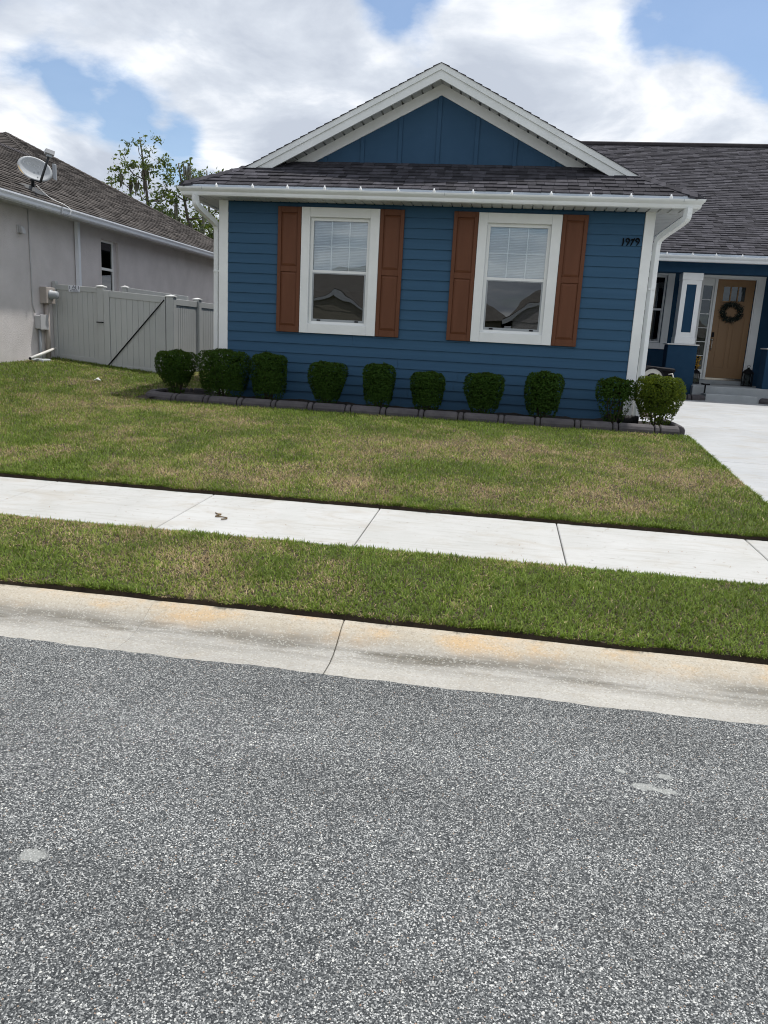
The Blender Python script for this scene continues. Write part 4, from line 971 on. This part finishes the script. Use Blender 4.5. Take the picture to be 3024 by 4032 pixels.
mb_ = Vector((-8.80, 13.86, nz(-8.80)))
back = dpt(.1, -.5, -.05)
tube('mast', [mb_+Vector((0, 0, .0)), mb_+Vector((0, 0, .16)), back+Vector((-.03, 0, -.04)), back], .030, 'arm_dark', dish, 10)
V = [(-8.98, 13.70, nz(-8.98)+.012), (-8.62, 13.66, nz(-8.62)+.012), (-8.62, 14.10, nz(-8.62)+.012), (-8.98, 14.06, nz(-8.98)+.012), (-8.84, 13.82, nz(-8.84)+.07), (-8.76, 13.82, nz(-8.76)+.07), (-8.76, 13.92, nz(-8.76)+.07), (-8.84, 13.92, nz(-8.84)+.07)]
mesh('foot', V, BF, 'arm_dark', dish)
ab = dpt(.38, -1.02, .02); ae = ab+dn*.34+db*.38+da*.02
tube('feed_arm', [ab-dn*.05-da*.16, ab, ae], [.022, .024, .020], 'arm_dark', dish, 6)
hd = ae+dn*.0
def obox(c, ax, ay, az, hx, hy, hz): return [tuple(c+ax*sx*hx+ay*sy*hy+az*sz*hz) for sz in (-1, 1) for sx, sy in ((-1, -1), (1, -1), (1, 1), (-1, 1))]
mesh('receiver', obox(hd+db*.05, da, dn, db, .075, .06, .035), BF, 'box_grey', dish); mesh('receiver_neck', obox(hd, da, dn, db, .045, .035, .03), BF, 'frame_grey', dish)
tube('cable', smooth_path([tuple(mb_+Vector((.06, 0, .1))), (-8.60, 14.05, nz(-8.6)+.02), (-8.36, 14.16, nz(-8.36)+.03), (-8.26, 14.18, 3.70), (-8.27, 14.15, 3.60)], 5), .007, 'trim_white', dish, 5)

# ------------------------------------------------------------------ vinyl fence and gate
FY = 14.35
def shear(x0, x1, y0, y1, zb, zt):          # board whose top and foot follow the grade; zb, zt are functions of x
    return [(x0, y0, zb(x0)), (x1, y0, zb(x1)), (x1, y1, zb(x1)), (x0, y1, zb(x0)), (x0, y0, zt(x0)), (x1, y0, zt(x1)), (x1, y1, zt(x1)), (x0, y1, zt(x0))]
def lin(xa, za, xb, zb): return lambda x: za+(zb-za)*(x-xa)/(xb-xa)
def post(x0, x1, y0, y1, z0, z1, parent, cap=True):
    p = box('post', x0, x1, y0, y1, z0, z1, 'fence_vinyl', parent, .006)
    if cap:
        a = .012; m_ = MB(); cx, cy = (x0+x1)/2, (y0+y1)/2
        m_.put([(x0-a, y0-a, z1+.001), (x1+a, y0-a, z1+.001), (x1+a, y1+a, z1+.001), (x0-a, y1+a, z1+.001), (x0-a, y0-a, z1+.022), (x1+a, y0-a, z1+.022), (x1+a, y1+a, z1+.022), (x0-a, y1+a, z1+.022), (cx, cy, z1+.045)],
               [(0, 3, 2, 1), (0, 1, 5, 4), (1, 2, 6, 5), (2, 3, 7, 6), (3, 0, 4, 7), (4, 5, 8), (5, 6, 8), (6, 7, 8), (7, 4, 8)])
        m_.make('post_cap', 'cap_white', p)
def panel_x(parent, x0, x1, y, zb, zt, rail_t, rail_b, nb_, inset=.012):
    V, F = bevel(shear(x0, x1, y-.022, y+.03, lambda x: zt(x)-rail_t, zt), BF, .004); mesh('top_rail', V, F, 'fence_vinyl', parent)
    V, F = bevel(shear(x0, x1, y-.022, y+.03, zb, lambda x: zb(x)+rail_b), BF, .004); mesh('bottom_rail', V, F, 'fence_vinyl', parent)
    for i in range(nb_):
        a = x0+(x1-x0)*i/nb_; b = x0+(x1-x0)*(i+1)/nb_
        V, F = bevel(shear(a+.001, b-.001, y-.022+inset, y+.02, lambda x: zb(x)+rail_b-.006, lambda x: zt(x)-rail_t+.006), BF, .006)
        mesh('board', V, F, 'fence_vinyl', parent)
fn = thing('fence', (-8.3, FY, .9), 'greige vinyl fence panel fixed to the taupe wall beside the meter box', 'fence')
post(-8.795, -8.72, FY-.04, FY+.06, .85, 2.42, fn, False)
panel_x(fn, -8.718, -7.862, FY, lin(-8.79, .93, -7.86, .885), lin(-8.79, 2.368, -7.86, 2.337), .10, .115, 8)
post(-7.860, -7.728, FY-.05, FY+.08, .70, 2.345, fn)
sg = thing('fence_sign', (-8.33, FY-.03, 2.23), 'small white fence-maker sign with dark lettering on the top rail', 'sign')
V, F = bevel(shear(-8.452, -8.216, FY-.030, FY-.0225, lin(-8.45, 2.236, -8.216, 2.231), lin(-8.45, 2.362, -8.216, 2.356)), BF, .001); mesh('plate', V, F, 'sign_white', sg)
for s_, size, zc_ in (('AJ', .075, 2.326), ('FENCE', .036, 2.278), ('813-335-4175', .030, 2.250)):
    tv, tf = text_verts(s_, size, .001); mesh('lettering', [(-8.334+x*(1.25 if s_ == 'AJ' else 1), FY-.0312, zc_+y-.02*(x/1.0)) for x, y, _ in tv], tf, 'sign_ink', sg)
for xx in (-8.425, -8.243): box('mark', xx-.006, xx+.006, FY-.0312, FY-.0303, 2.285, 2.345, 'sign_ink', sg, 0)
gt = thing('gate', (-7.08, FY, .78), 'greige vinyl gate with a black diagonal brace', 'gate')
gzb = lin(-7.71, .785, -6.45, .742); gzt = lin(-7.70, 2.295, -6.45, 2.228); gy = FY-.045
V, F = bevel(shear(-7.715, -7.60, gy-.03, gy+.03, gzb, gzt), BF, .004); mesh('stile', V, F, 'fence_vinyl', gt)
V, F = bevel(shear(-6.555, -6.462, gy-.03, gy+.03, gzb, gzt), BF, .004); mesh('stile', V, F, 'fence_vinyl', gt)
panel_x(gt, -7.599, -6.556, gy, gzb, gzt, .125, .115, 9)
tube('brace', [(-7.69, gy-.034, .83), (-6.48, gy-.034, 2.165)], .012, 'black', gt, 6)
for zz_ in (1.68,): box('hinge', -7.86, -7.72, gy-.05, gy-.032, zz_, zz_+.02, 'black', gt, 0)
sf = thing('fence', (-6.38, 16.5, .8), 'pale vinyl fence with narrow boards running back between the two houses', 'fence')
post(-6.452, -6.300, FY-.07, FY+.07, .60, 2.225, sf)
def side_panel(y0, y1, zt, zb, nb_):
    X = -6.376
    V, F = bevel(boxv(X-.03, X+.035, y0, y1, zt-.115, zt), BF, .004); mesh('top_rail', V, F, 'fence_vinyl', sf)
    V, F = bevel(boxv(X-.03, X+.035, y0, y1, zb, zb+.11), BF, .004); mesh('bottom_rail', V, F, 'fence_vinyl', sf)
    for i in range(nb_):
        a = y0+(y1-y0)*i/nb_; b = y0+(y1-y0)*(i+1)/nb_
        V, F = bevel(boxv(X-.02, X+.022, a+.001, b-.001, zb+.10, zt-.11), BF, .008); mesh('board', V, F, 'fence_vinyl', sf)
y = FY+.071
for i in range(6):
    y1_ = y+1.14 if i == 0 else y+1.75
    side_panel(y, y1_, 2.20, .80, 11 if i == 0 else 17)
    post(-6.435, -6.305, y1_+.002, y1_+.132, .6, 2.235, sf); y = y1_+.134
bf = thing('fence', (-7.6, 15.5, .8), 'vinyl fence rail showing just above the gate', 'fence')
post(-7.86, -7.76, 15.3, 15.4, .7, 2.40, bf); panel_x(bf, -7.755, -6.46, 15.35, lin(-7.7, .8, -6.4, .75), lin(-7.75, 2.405, -6.46, 2.29), .10, .11, 9)

# ------------------------------------------------------------------ litter
tg = thing('wavy_strip', (-2.2, 5.87, .205), 'thin wavy brown and yellow strip lying on the sidewalk', 'strip')
tube('strip', smooth_path([(-2.285, 5.985, .207), (-2.255, 5.945, .209), (-2.225, 5.95, .208), (-2.235, 5.90, .208), (-2.24, 5.865, .208), (-2.19, 5.86, .209), (-2.135, 5.845, .208), (-2.14, 5.80, .208), (-2.165, 5.785, .208)], 5), .0050, 'twig_brown', tg, 6)
px_, py_ = -6.7, 12.1; pz_ = float(gz(px_, py_))+.045
tag(mesh('paper_scrap', [(px_-.06, py_, pz_), (px_+.02, py_-.04, pz_+.03), (px_+.07, py_+.02, pz_+.005), (px_, py_+.05, pz_+.05), (px_-.06, py_, pz_-.004), (px_+.02, py_-.04, pz_+.026), (px_+.07, py_+.02, pz_+.001), (px_, py_+.05, pz_+.046)], BF, 'paper'), 'crumpled white paper scrap lying in the grass before the gate', 'litter')

# ------------------------------------------------------------------ grass
def vnoise(x, y, s, seed):
    g = np.random.default_rng(seed).uniform(0, 1, (64, 64)); a = (x/s) % 64; b = (y/s) % 64; i = a.astype(int); j = b.astype(int); fa = a-i; fb = b-j
    fa = fa*fa*(3-2*fa); fb = fb*fb*(3-2*fb); i2 = (i+1) % 64; j2 = (j+1) % 64
    return (g[i, j]*(1-fa)*(1-fb)+g[i2, j]*fa*(1-fb)+g[i, j2]*(1-fa)*fb+g[i2, j2]*fa*fb)
def fbm(x, y, s, seed): return .5*vnoise(x, y, s, seed)+.3*vnoise(x, y, s/2.1, seed+1)+.2*vnoise(x, y, s/4.3, seed+2)
def gauss(x, y, cx, cy, sx, sy): return np.exp(-((x-cx)/sx)**2-((y-cy)/sy)**2)
def dryness(x, y):
    d_ = .29+1.7*(fbm(x+50, y+50, 1.3, 11)-.5)+1.1*(fbm(x+20, y+9, .35, 21)-.5)+.5*(fbm(x+31, y+2, .12, 25)-.5)
    d_ += .42*gauss(x, y, .9, 8.4, 1.2, 1.1)+.30*gauss(x, y, -.2, 9.4, 1.6, .8)+.34*gauss(x, y, -4.0, 10.2, 1.3, .7)+.22*gauss(x, y, -1.9, 9.0, 1.0, .6)
    d_ += .26*gauss(x, y, -3.5, 4.8, .7, .45)
    d_ -= .45*smoothstep(7.25, 6.7, y)*(y > 6)*1.0+.35*smoothstep(2.2, 2.6, x)*(y > 6)+.30*gauss(x, y, -1, 11.1, 4, .35)
    d_ -= .10*(y < 5.6)+.25*smoothstep(0, 1.5, x)*(y < 5.6)
    d_ -= .22*smoothstep(-6, -8, x)
    return np.clip(d_, 0, 1)
def grass(name, n, sampler, Ls, Wd, label, seed, flat=.9):
    rng = np.random.default_rng(seed); x, y, *yw = sampler(rng, n); n = len(x)
    dry = dryness(x, y); zb = gz(x, y)-.004
    edge_ = np.ones(n)
    isdry = rng.uniform(size=n) < np.clip(dry*.95+.04, 0, .9)
    L = rng.uniform(*Ls, n)*np.where(isdry, .85, 1.0)*(1+.35*(fbm(x+3, y+7, .30, 31)-.5)*2)
    yaw_ = rng.uniform(0, 2*np.pi, n) if not yw else np.where(np.isnan(yw[0]), rng.uniform(0, 2*np.pi, n), yw[0]); tilt = np.clip(rng.normal(flat, .30, n), .1, 1.45)+isdry*.15
    dx, dy = np.cos(yaw_), np.sin(yaw_); w = rng.uniform(.7, 1.2, n)*Wd
    wx, wy_ = -dy*w/2, dx*w/2
    h1 = np.cos(tilt*.75)*L*.55; r1 = np.sin(tilt*.75)*L*.55; t2 = np.clip(tilt*1.35, 0, 1.6)
    h2 = h1+np.cos(t2)*L*.45; r2_ = r1+np.sin(t2)*L*.45
    b0 = np.stack([x-wx, y-wy_, zb], 1); b1 = np.stack([x+wx, y+wy_, zb], 1)
    m0 = np.stack([x+dx*r1-wx*.95, y+dy*r1-wy_*.95, zb+h1], 1); m1 = np.stack([x+dx*r1+wx*.95, y+dy*r1+wy_*.95, zb+h1], 1)
    tp = np.stack([x+dx*r2_, y+dy*r2_, zb+h2], 1)
    V = np.stack([b0, b1, m0, m1, tp], 1).reshape(-1, 3).astype(np.float32)
    base = np.arange(n, dtype=np.int32)*5
    loops = np.stack([base, base+1, base+3, base+2, base+2, base+3, base+4], 1).ravel()
    st = (np.arange(n, dtype=np.int32)*7)[:, None]+np.array([0, 4], np.int32)[None]; tot = np.tile(np.array([4, 3], np.int32), n)
    green = np.array([.122, .212, .027]); green2 = np.array([.222, .310, .052]); straw = np.array([.45, .385, .225]); straw2 = np.array([.30, .24, .125])
    q = rng.uniform(size=(n, 1)); gcol = green*(1-q)+green2*q; q2 = rng.uniform(size=(n, 1)); scol = straw*(1-q2)+straw2*q2
    lush = np.clip(1-dry*1.4, 0, 1)[:, None]; gcol = gcol*(1-.22*lush)+(1-lush)*np.array([.04, .025, .008])
    col = np.where(isdry[:, None], scol, gcol)*rng.uniform(.7, 1.3, (n, 1))*(.72+.56*fbm(x+11, y+5, .22, 61))[:, None]*np.array([1.06, 1.0, 1.0])
    cols = np.ones((n, 5, 4), np.float32); cols[:, :, :3] = col[:, None]
    c = np.array([V[:, 0].mean(), V[:, 1].mean(), V[:, 2].min()], np.float32)
    me = bpy.data.meshes.new(name); me.vertices.add(5*n); me.vertices.foreach_set('co', (V-c).ravel())
    me.loops.add(7*n); me.loops.foreach_set('vertex_index', loops)
    me.polygons.add(2*n); me.polygons.foreach_set('loop_start', st.ravel().astype(np.int32)); me.polygons.foreach_set('loop_total', tot)
    at = me.color_attributes.new('Col', 'FLOAT_COLOR', 'POINT'); at.data.foreach_set('color', cols.ravel())
    me.update(calc_edges=True); me.materials.append(MATS['grass_blade'])
    return tag(link(bpy.data.objects.new(name, me), None, Vector([float(k) for k in c])), label, 'grass', None, 'stuff')
def fringe(rng, m_, x0, x1, yf, up):      # tufts hanging over a cut edge at y = yf
    cx = rng.uniform(x0, x1, m_//9); x = np.repeat(cx, 9)+rng.normal(0, .03, (m_//9)*9); n_ = len(x)
    wv = np.array([wob(q) for q in x])*(0 if up else 1); return x, yf+wv+np.abs(rng.normal(0, .018, n_))*(1 if not up else -1), rng.normal(-math.pi/2 if not up else math.pi/2, .7, n_)
def join(*parts):
    return np.concatenate([p[0] for p in parts]), np.concatenate([p[1] for p in parts]), np.concatenate([p[2] if len(p) > 2 else np.full(len(p[0]), np.nan) for p in parts])
def s_verge(rng, n): return join((rng.uniform(-6.5, 4.5, n), rng.uniform(4.175, 5.395, n)), fringe(rng, 5200, -6.5, 4.5, 4.172, 0), fringe(rng, 7000, -6.5, 4.5, 5.388, 1))
def s_lawn(rng, n):
    y = 6.672+(rng.uniform(size=n)**1.15)*(11.36-6.672); x = rng.uniform(-9.0, 2.59, n); k = (x > -.62*y-1.0)
    yy = rng.uniform(6.65, 11.3, 4000)
    return join((x[k], y[k]), fringe(rng, 8000, -8, 2.58, 6.664, 0), (2.575+np.abs(rng.normal(0, .015, 4000)), yy, rng.normal(0, .7, 4000)))
def s_side(rng, n):
    x = rng.uniform(-8.8, -4.8, n); y = rng.uniform(11.30, 17.5, n)
    k = ~((x > -5.68) & (y < 12.75)) & ~((x < -6.3) & (y > 14.9)); return x[k], y[k]
grass('verge_grass', 125000, s_verge, (.022, .056), .0060, 'mown grass strip between the sidewalk and the curb', 41)
grass('lawn_grass', 290000, s_lawn, (.026, .060), .0068, 'patchy green and straw-brown front lawn between sidewalk and shrub bed', 42)
grass('side_grass', 65000, s_side, (.03, .065), .0085, 'green grass between the two houses in front of the gate', 43)

rng = np.random.default_rng(77); n = 260
cx = rng.uniform(-6, 3.2, n); cy = 5.41+(rng.beta(.7, .9, n))*1.2; cz = .192+.018*(cy-5.4)+.003
P = np.stack([cx, cy, cz], 1); nv = rng.normal(0, .15, (n, 3))+np.array([0, 0, 1]); nv /= np.linalg.norm(nv, axis=1)[:, None]
tag(quadmesh('grass_clippings', cards(P, nv, rng.uniform(.006, .020, n), .0022, rng), 'dry_leaf'), 'scattered dry grass clippings on the sidewalk', 'clippings', None, 'stuff')

# ------------------------------------------------------------------ trees
def tree(name, base, height, label, seed, leaf, n_leaf, leaf_size, radius, spread=.35, trunk=.22, lean=(0, 0), levels=4, moss=0, clump=.45, first=.35, group='trees beyond the houses', forks=3):
    rng = random.Random(seed); nr = np.random.default_rng(seed); root = thing(name, base, label, 'tree', group)
    mb = MB(); tips = []; mids = []
    def grow(p, d_, L, rad, lev):
        pts = [p]; q = p.copy(); dd = d_.copy()
        for i in range(5):
            dd = (dd+Vector((rng.gauss(0, .13), rng.gauss(0, .13), rng.gauss(.03, .08)))).normalized(); q = q+dd*L/5; pts.append(q.copy())
        mb.put(*tubev(pts, [rad*(1-.45*i/5) for i in range(6)], 7 if lev < 2 else 5, lev == 0))
        if lev >= levels-1: tips.append((q.copy(), dd.copy())); mids.append(pts[3]); return
        if lev >= 2: mids.append(pts[4])
        for k in range(forks):
            i = rng.randint(2, 5) if k else 5; s = pts[i]; a = rng.uniform(0, 2*math.pi)
            out_ = Vector((math.cos(a), math.sin(a), 0)); nd = (dd*rng.uniform(.7, 1.1)+out_*rng.uniform(.35, .9)*spread*2).normalized()
            grow(s.copy(), nd, L*rng.uniform(.58, .82), rad*.56*(1.0 if k else 1.1), lev+1)
    grow(Vector(base), Vector((lean[0], lean[1], 1)).normalized(), height*first, trunk, 0)
    # fit the grown skeleton to the height and crown radius asked for
    B0 = np.array(base); A = np.array([tuple(p) for p, _ in tips]); kz = (height-base[2]*0)/(A[:, 2].max()-B0[2]); kr = radius/np.percentile(np.hypot(A[:, 0]-np.median(A[:, 0]), A[:, 1]-np.median(A[:, 1])), 96); kr = min(max(kr, .75*kz), 1.25*kz)
    mx_, my_ = np.median(A[:, 0])-B0[0], np.median(A[:, 1])-B0[1]; zr = A[:, 2].max()-B0[2]
    def fit(p): q_ = max(0, (p[2]-B0[2])/zr)*.9; return Vector((B0[0]+(p[0]-B0[0]-mx_*q_)*kr+lean[0]*height*q_*.5, B0[1]+(p[1]-B0[1]-my_*q_)*kr, B0[2]+(p[2]-B0[2])*kz))
    mb.V = [tuple(fit(v)) for v in mb.V]; tips = [(fit(p), q) for p, q in tips]; mids = [fit(p) for p in mids]
    mb.make('trunk', 'bark', root, True)
    T = np.array([tuple(p) for p, _ in tips]+[tuple(p) for p in mids[::2]]); k = n_leaf//len(T)+1
    P = np.repeat(T, k, 0)+nr.normal(0, clump, (len(T)*k, 3))*np.array([1, 1, .8]); nv = nr.normal(size=P.shape)+np.array([0, 0, .6]); nv /= np.linalg.norm(nv, axis=1)[:, None]
    s = nr.uniform(.7, 1.3, len(P))*leaf_size; quadmesh('crown', cards(P, nv, s, s*.5, nr), leaf, root)
    if moss:
        pick = nr.choice(len(mids), min(moss, len(mids)), replace=False)
        for i in pick:
            m0 = mids[i]; mm = MB()
            for j in range(5):
                x, y, z = m0.x+nr.normal(0, .15), m0.y+nr.normal(0, .15), m0.z; L = nr.uniform(.5, 1.5)
                mm.put(*tubev([(x, y, z), (x+nr.normal(0, .05), y, z-L*.5), (x+nr.normal(0, .08), y, z-L)], [.05, .085, .01], 4))
            tag(mm.make('hanging_moss', 'moss', root), kind='stuff')
    return root
def airy_tree(name, base, top, centre, radii, label, seed, leaf, n_tips, leaf_size, tuft, per, trunk=.2, moss=0, group='trees beyond the houses'):
    """thin upright tree: limbs leave the trunk, twigs leave the limbs, each twig ends in a tuft of leaves"""
    rg = np.random.default_rng(seed); root = thing(name, base, label, 'tree', group); mb = MB(); B0, T0 = Vector(base), Vector(top)
    tr = [B0.lerp(T0, q)+Vector((.18*math.sin(5*q+seed), .15*math.cos(4*q+seed), 0))*q for q in np.linspace(0, 1, 11)]
    mb.put(*tubev(tr, [trunk*(1-.88*q)+.008 for q in np.linspace(0, 1, 11)], 8)); nodes = [(p, trunk*(1-.88*i/10)) for i, p in enumerate(tr) if i > 3]
    def inside():
        while True:
            v = rg.uniform(-1, 1, 3)
            if .15 < np.dot(v, v) < 1: return Vector((centre[0]+v[0]*radii[0], centre[1]+v[1]*radii[1], centre[2]+v[2]*radii[2]))
    def reach(target, rad, bow):
        c = [(p, q) for p, q in nodes if p.z < target.z-.25] or nodes[:1]
        p, q = min(c, key=lambda w: (w[0]-target).length+.35*abs(w[0].z-target.z+(target-w[0]).length*.6))
        m1 = p.lerp(target, .35)+Vector((target.x-p.x, target.y-p.y, 0))*bow+Vector(rg.normal(0, .06, 3)); m2 = p.lerp(target, .72)+Vector((target.x-p.x, target.y-p.y, 0))*bow*.6+Vector(rg.normal(0, .06, 3))
        pts = smooth_path([p, m1, m2, target], 3); r0 = min(rad, q*.7); mb.put(*tubev(pts, [r0*(1-.75*i/(len(pts)-1)) for i in range(len(pts))], 5))
        return [(pts[i], r0*(1-.75*i/(len(pts)-1))) for i in range(2, len(pts))]
    for i in range(11): nodes += reach(inside(), trunk*.42, .22)
    tips = []
    for i in range(n_tips):
        e = inside(); new = reach(e, .028, .12); tips.append(e); nodes += new[::2]
    mb.make('trunk', 'bark', root, True)
    T = np.array([tuple(p) for p in tips]); k = rg.integers(per//3, per, len(T)); P = np.repeat(T, k, 0); P = P+rg.normal(0, tuft, P.shape)*np.array([1, 1, .7])
    nv = rg.normal(size=P.shape)+np.array([0, 0, .4]); nv /= np.linalg.norm(nv, axis=1)[:, None]; z_ = rg.uniform(.6, 1.3, len(P))*leaf_size
    quadmesh('crown', cards(P, nv, z_, z_*.45, rg), leaf, root)
    for i in range(moss):
        m0 = nodes[int(rg.integers(4, len(nodes)))][0]; mm = MB()
        for j in range(5):
            a_ = m0+Vector(rg.normal(0, .10, 3)); L = rg.uniform(.4, 1.2); mm.put(*tubev([a_, a_+Vector((rg.normal(0, .04), 0, -L*.5)), a_+Vector((rg.normal(0, .06), 0, -L))], [.03, .06, .008], 4))
        tag(mm.make('hanging_moss', 'moss', root), kind='stuff')
    return root
airy_tree('slender_tree', (-18.9, 40, .8), (-19.2, 40, 10.9), (-19.1, 40, 8.2), (1.75, 1.6, 2.9), 'tall slender tree with sparse leaf tufts rising behind the brown roof', 5, 'leaf_tree', 150, .10, .13, 24, .17, 6)
airy_tree('slender_tree', (-16.6, 41, .8), (-17.5, 41, 9.9), (-17.4, 41, 7.7), (1.35, 1.3, 2.3), 'leaning sparse tree hung with grey moss beside the tall slender tree', 12, 'leaf_tree', 95, .10, .13, 22, .20, 16)
tree('oak_tree', (-17.9, 44, .8), 6.3, 'low dark oak with hanging moss close to the gutter corner of the blue house', 23, 'leaf_oak', 7000, .14, 2.4, .42, .30, (.05, 0), 4, 26, .42, .38)
tree('oak_tree', (-21.6, 47, .8), 7.0, 'low dark oak hidden mostly by the brown roof', 31, 'leaf_oak', 6000, .14, 2.6, .42, .30, (0, 0), 4, 10, .45, .38)
airy_tree('far_tree', (-20.4, 52, .8), (-20.3, 52, 11.7), (-20.2, 52, 9.8), (2.0, 1.6, 2.0), 'far tree whose leaf tips show over the hip of the blue roof', 37, 'leaf_tree', 80, .12, .2, 22, .22, 0)
airy_tree('far_tree', (-24.0, 46, .8), (-23.9, 46, 9.9), (-23.8, 46, 8.2), (2.2, 1.6, 2.0), 'far tree whose leaf tufts just clear the brown roof slope', 44, 'leaf_tree', 70, .12, .16, 22, .22, 0)

# ------------------------------------------------------------------ houses across the street, seen mirrored in the panes
def far_house(x, y, w, dp_, label, colour, gx, gw, rise=.2):
    h = thing('house_across', (x, y, 0), label, 'house', 'houses across the street'); z1 = 2.9
    box('wall', x-w/2, x+w/2, y-dp_, y, 0, z1, colour, h, 0)
    V = [(x-w/2-.4, y+.4, z1), (x+w/2+.4, y+.4, z1), (x+w/2+.4, y-dp_-.4, z1), (x-w/2-.4, y-dp_-.4, z1), (x-w/2+4, y-dp_/2, z1+dp_*rise), (x+w/2-4, y-dp_/2, z1+dp_*rise)]
    mesh('roof', V, [(0, 1, 5, 4), (1, 2, 5), (2, 3, 4, 5), (3, 0, 4), (0, 3, 2, 1)], 'shingle_far', h)
    a, b = x+gx-gw/2, x+gx+gw/2; pk = gw*.26
    box('porch_wall', a+.3, b-.3, y+.001, y+1.8, 0, z1-.01, colour, h, 0)
    prism_y('gable', [(a, z1), (b, z1), (x+gx, z1+pk)], y+1.75, y+1.82, colour, h)
    for s_ in (-1, 1):
        prism_y('rake_board', [(x+gx, z1+pk+.12), (x+gx, z1+pk-.08), (x+gx+s_*(gw/2+.25), z1-.18), (x+gx+s_*(gw/2+.25), z1+.02)], y+1.83, y+1.95, 'fascia_white', h)
        slope_quad([(x+gx, y+1.95, z1+pk+.13), (x+gx+s_*(gw/2+.25), y+1.95, z1+.03), (x+gx+s_*(gw/2+.25), y-2.5, z1+.03), (x+gx, y-2.5, z1+pk+.13)], 'shingle_far', 'gable_slope', h)
    box('garage_door', x+gx-1.3, x+gx+1.3, y+1.801, y+1.83, 0, 2.3, 'trim_white', h, 0)
    for q in (-.36, .36):
        wx_ = x+w*q
        if abs(wx_-x-gx) > gw/2+.8: box('window_frame', wx_-.6, wx_+.6, y+.001, y+.04, 1.1, 2.7, 'vinyl_white', h, 0); box('window_pane', wx_-.5, wx_+.5, y+.041, y+.05, 1.2, 2.6, 'glass_dark', h, 0)
far_house(-8, -21, 15, 12, 'beige house with a gabled garage across the street', 'siding_beige', -1.9, 4.2, .27)
far_house(7.5, -21, 15, 12, 'beige house with a wide gable across the street, towards the driveway side', 'stucco_taupe', -3.2, 9.0, .36)
far_house(-27, -21, 15, 12, 'taupe house farthest along across the street', 'stucco_taupe', 2.5, 6.5)
tree('street_tree', (-22, -40, 0), 7.0, 'leafy tree behind the beige garage across the street', 52, 'leaf_oak', 4000, .2, 3, .42, .3, (0, 0), 4, 0, .7, .35, 'trees across the street')
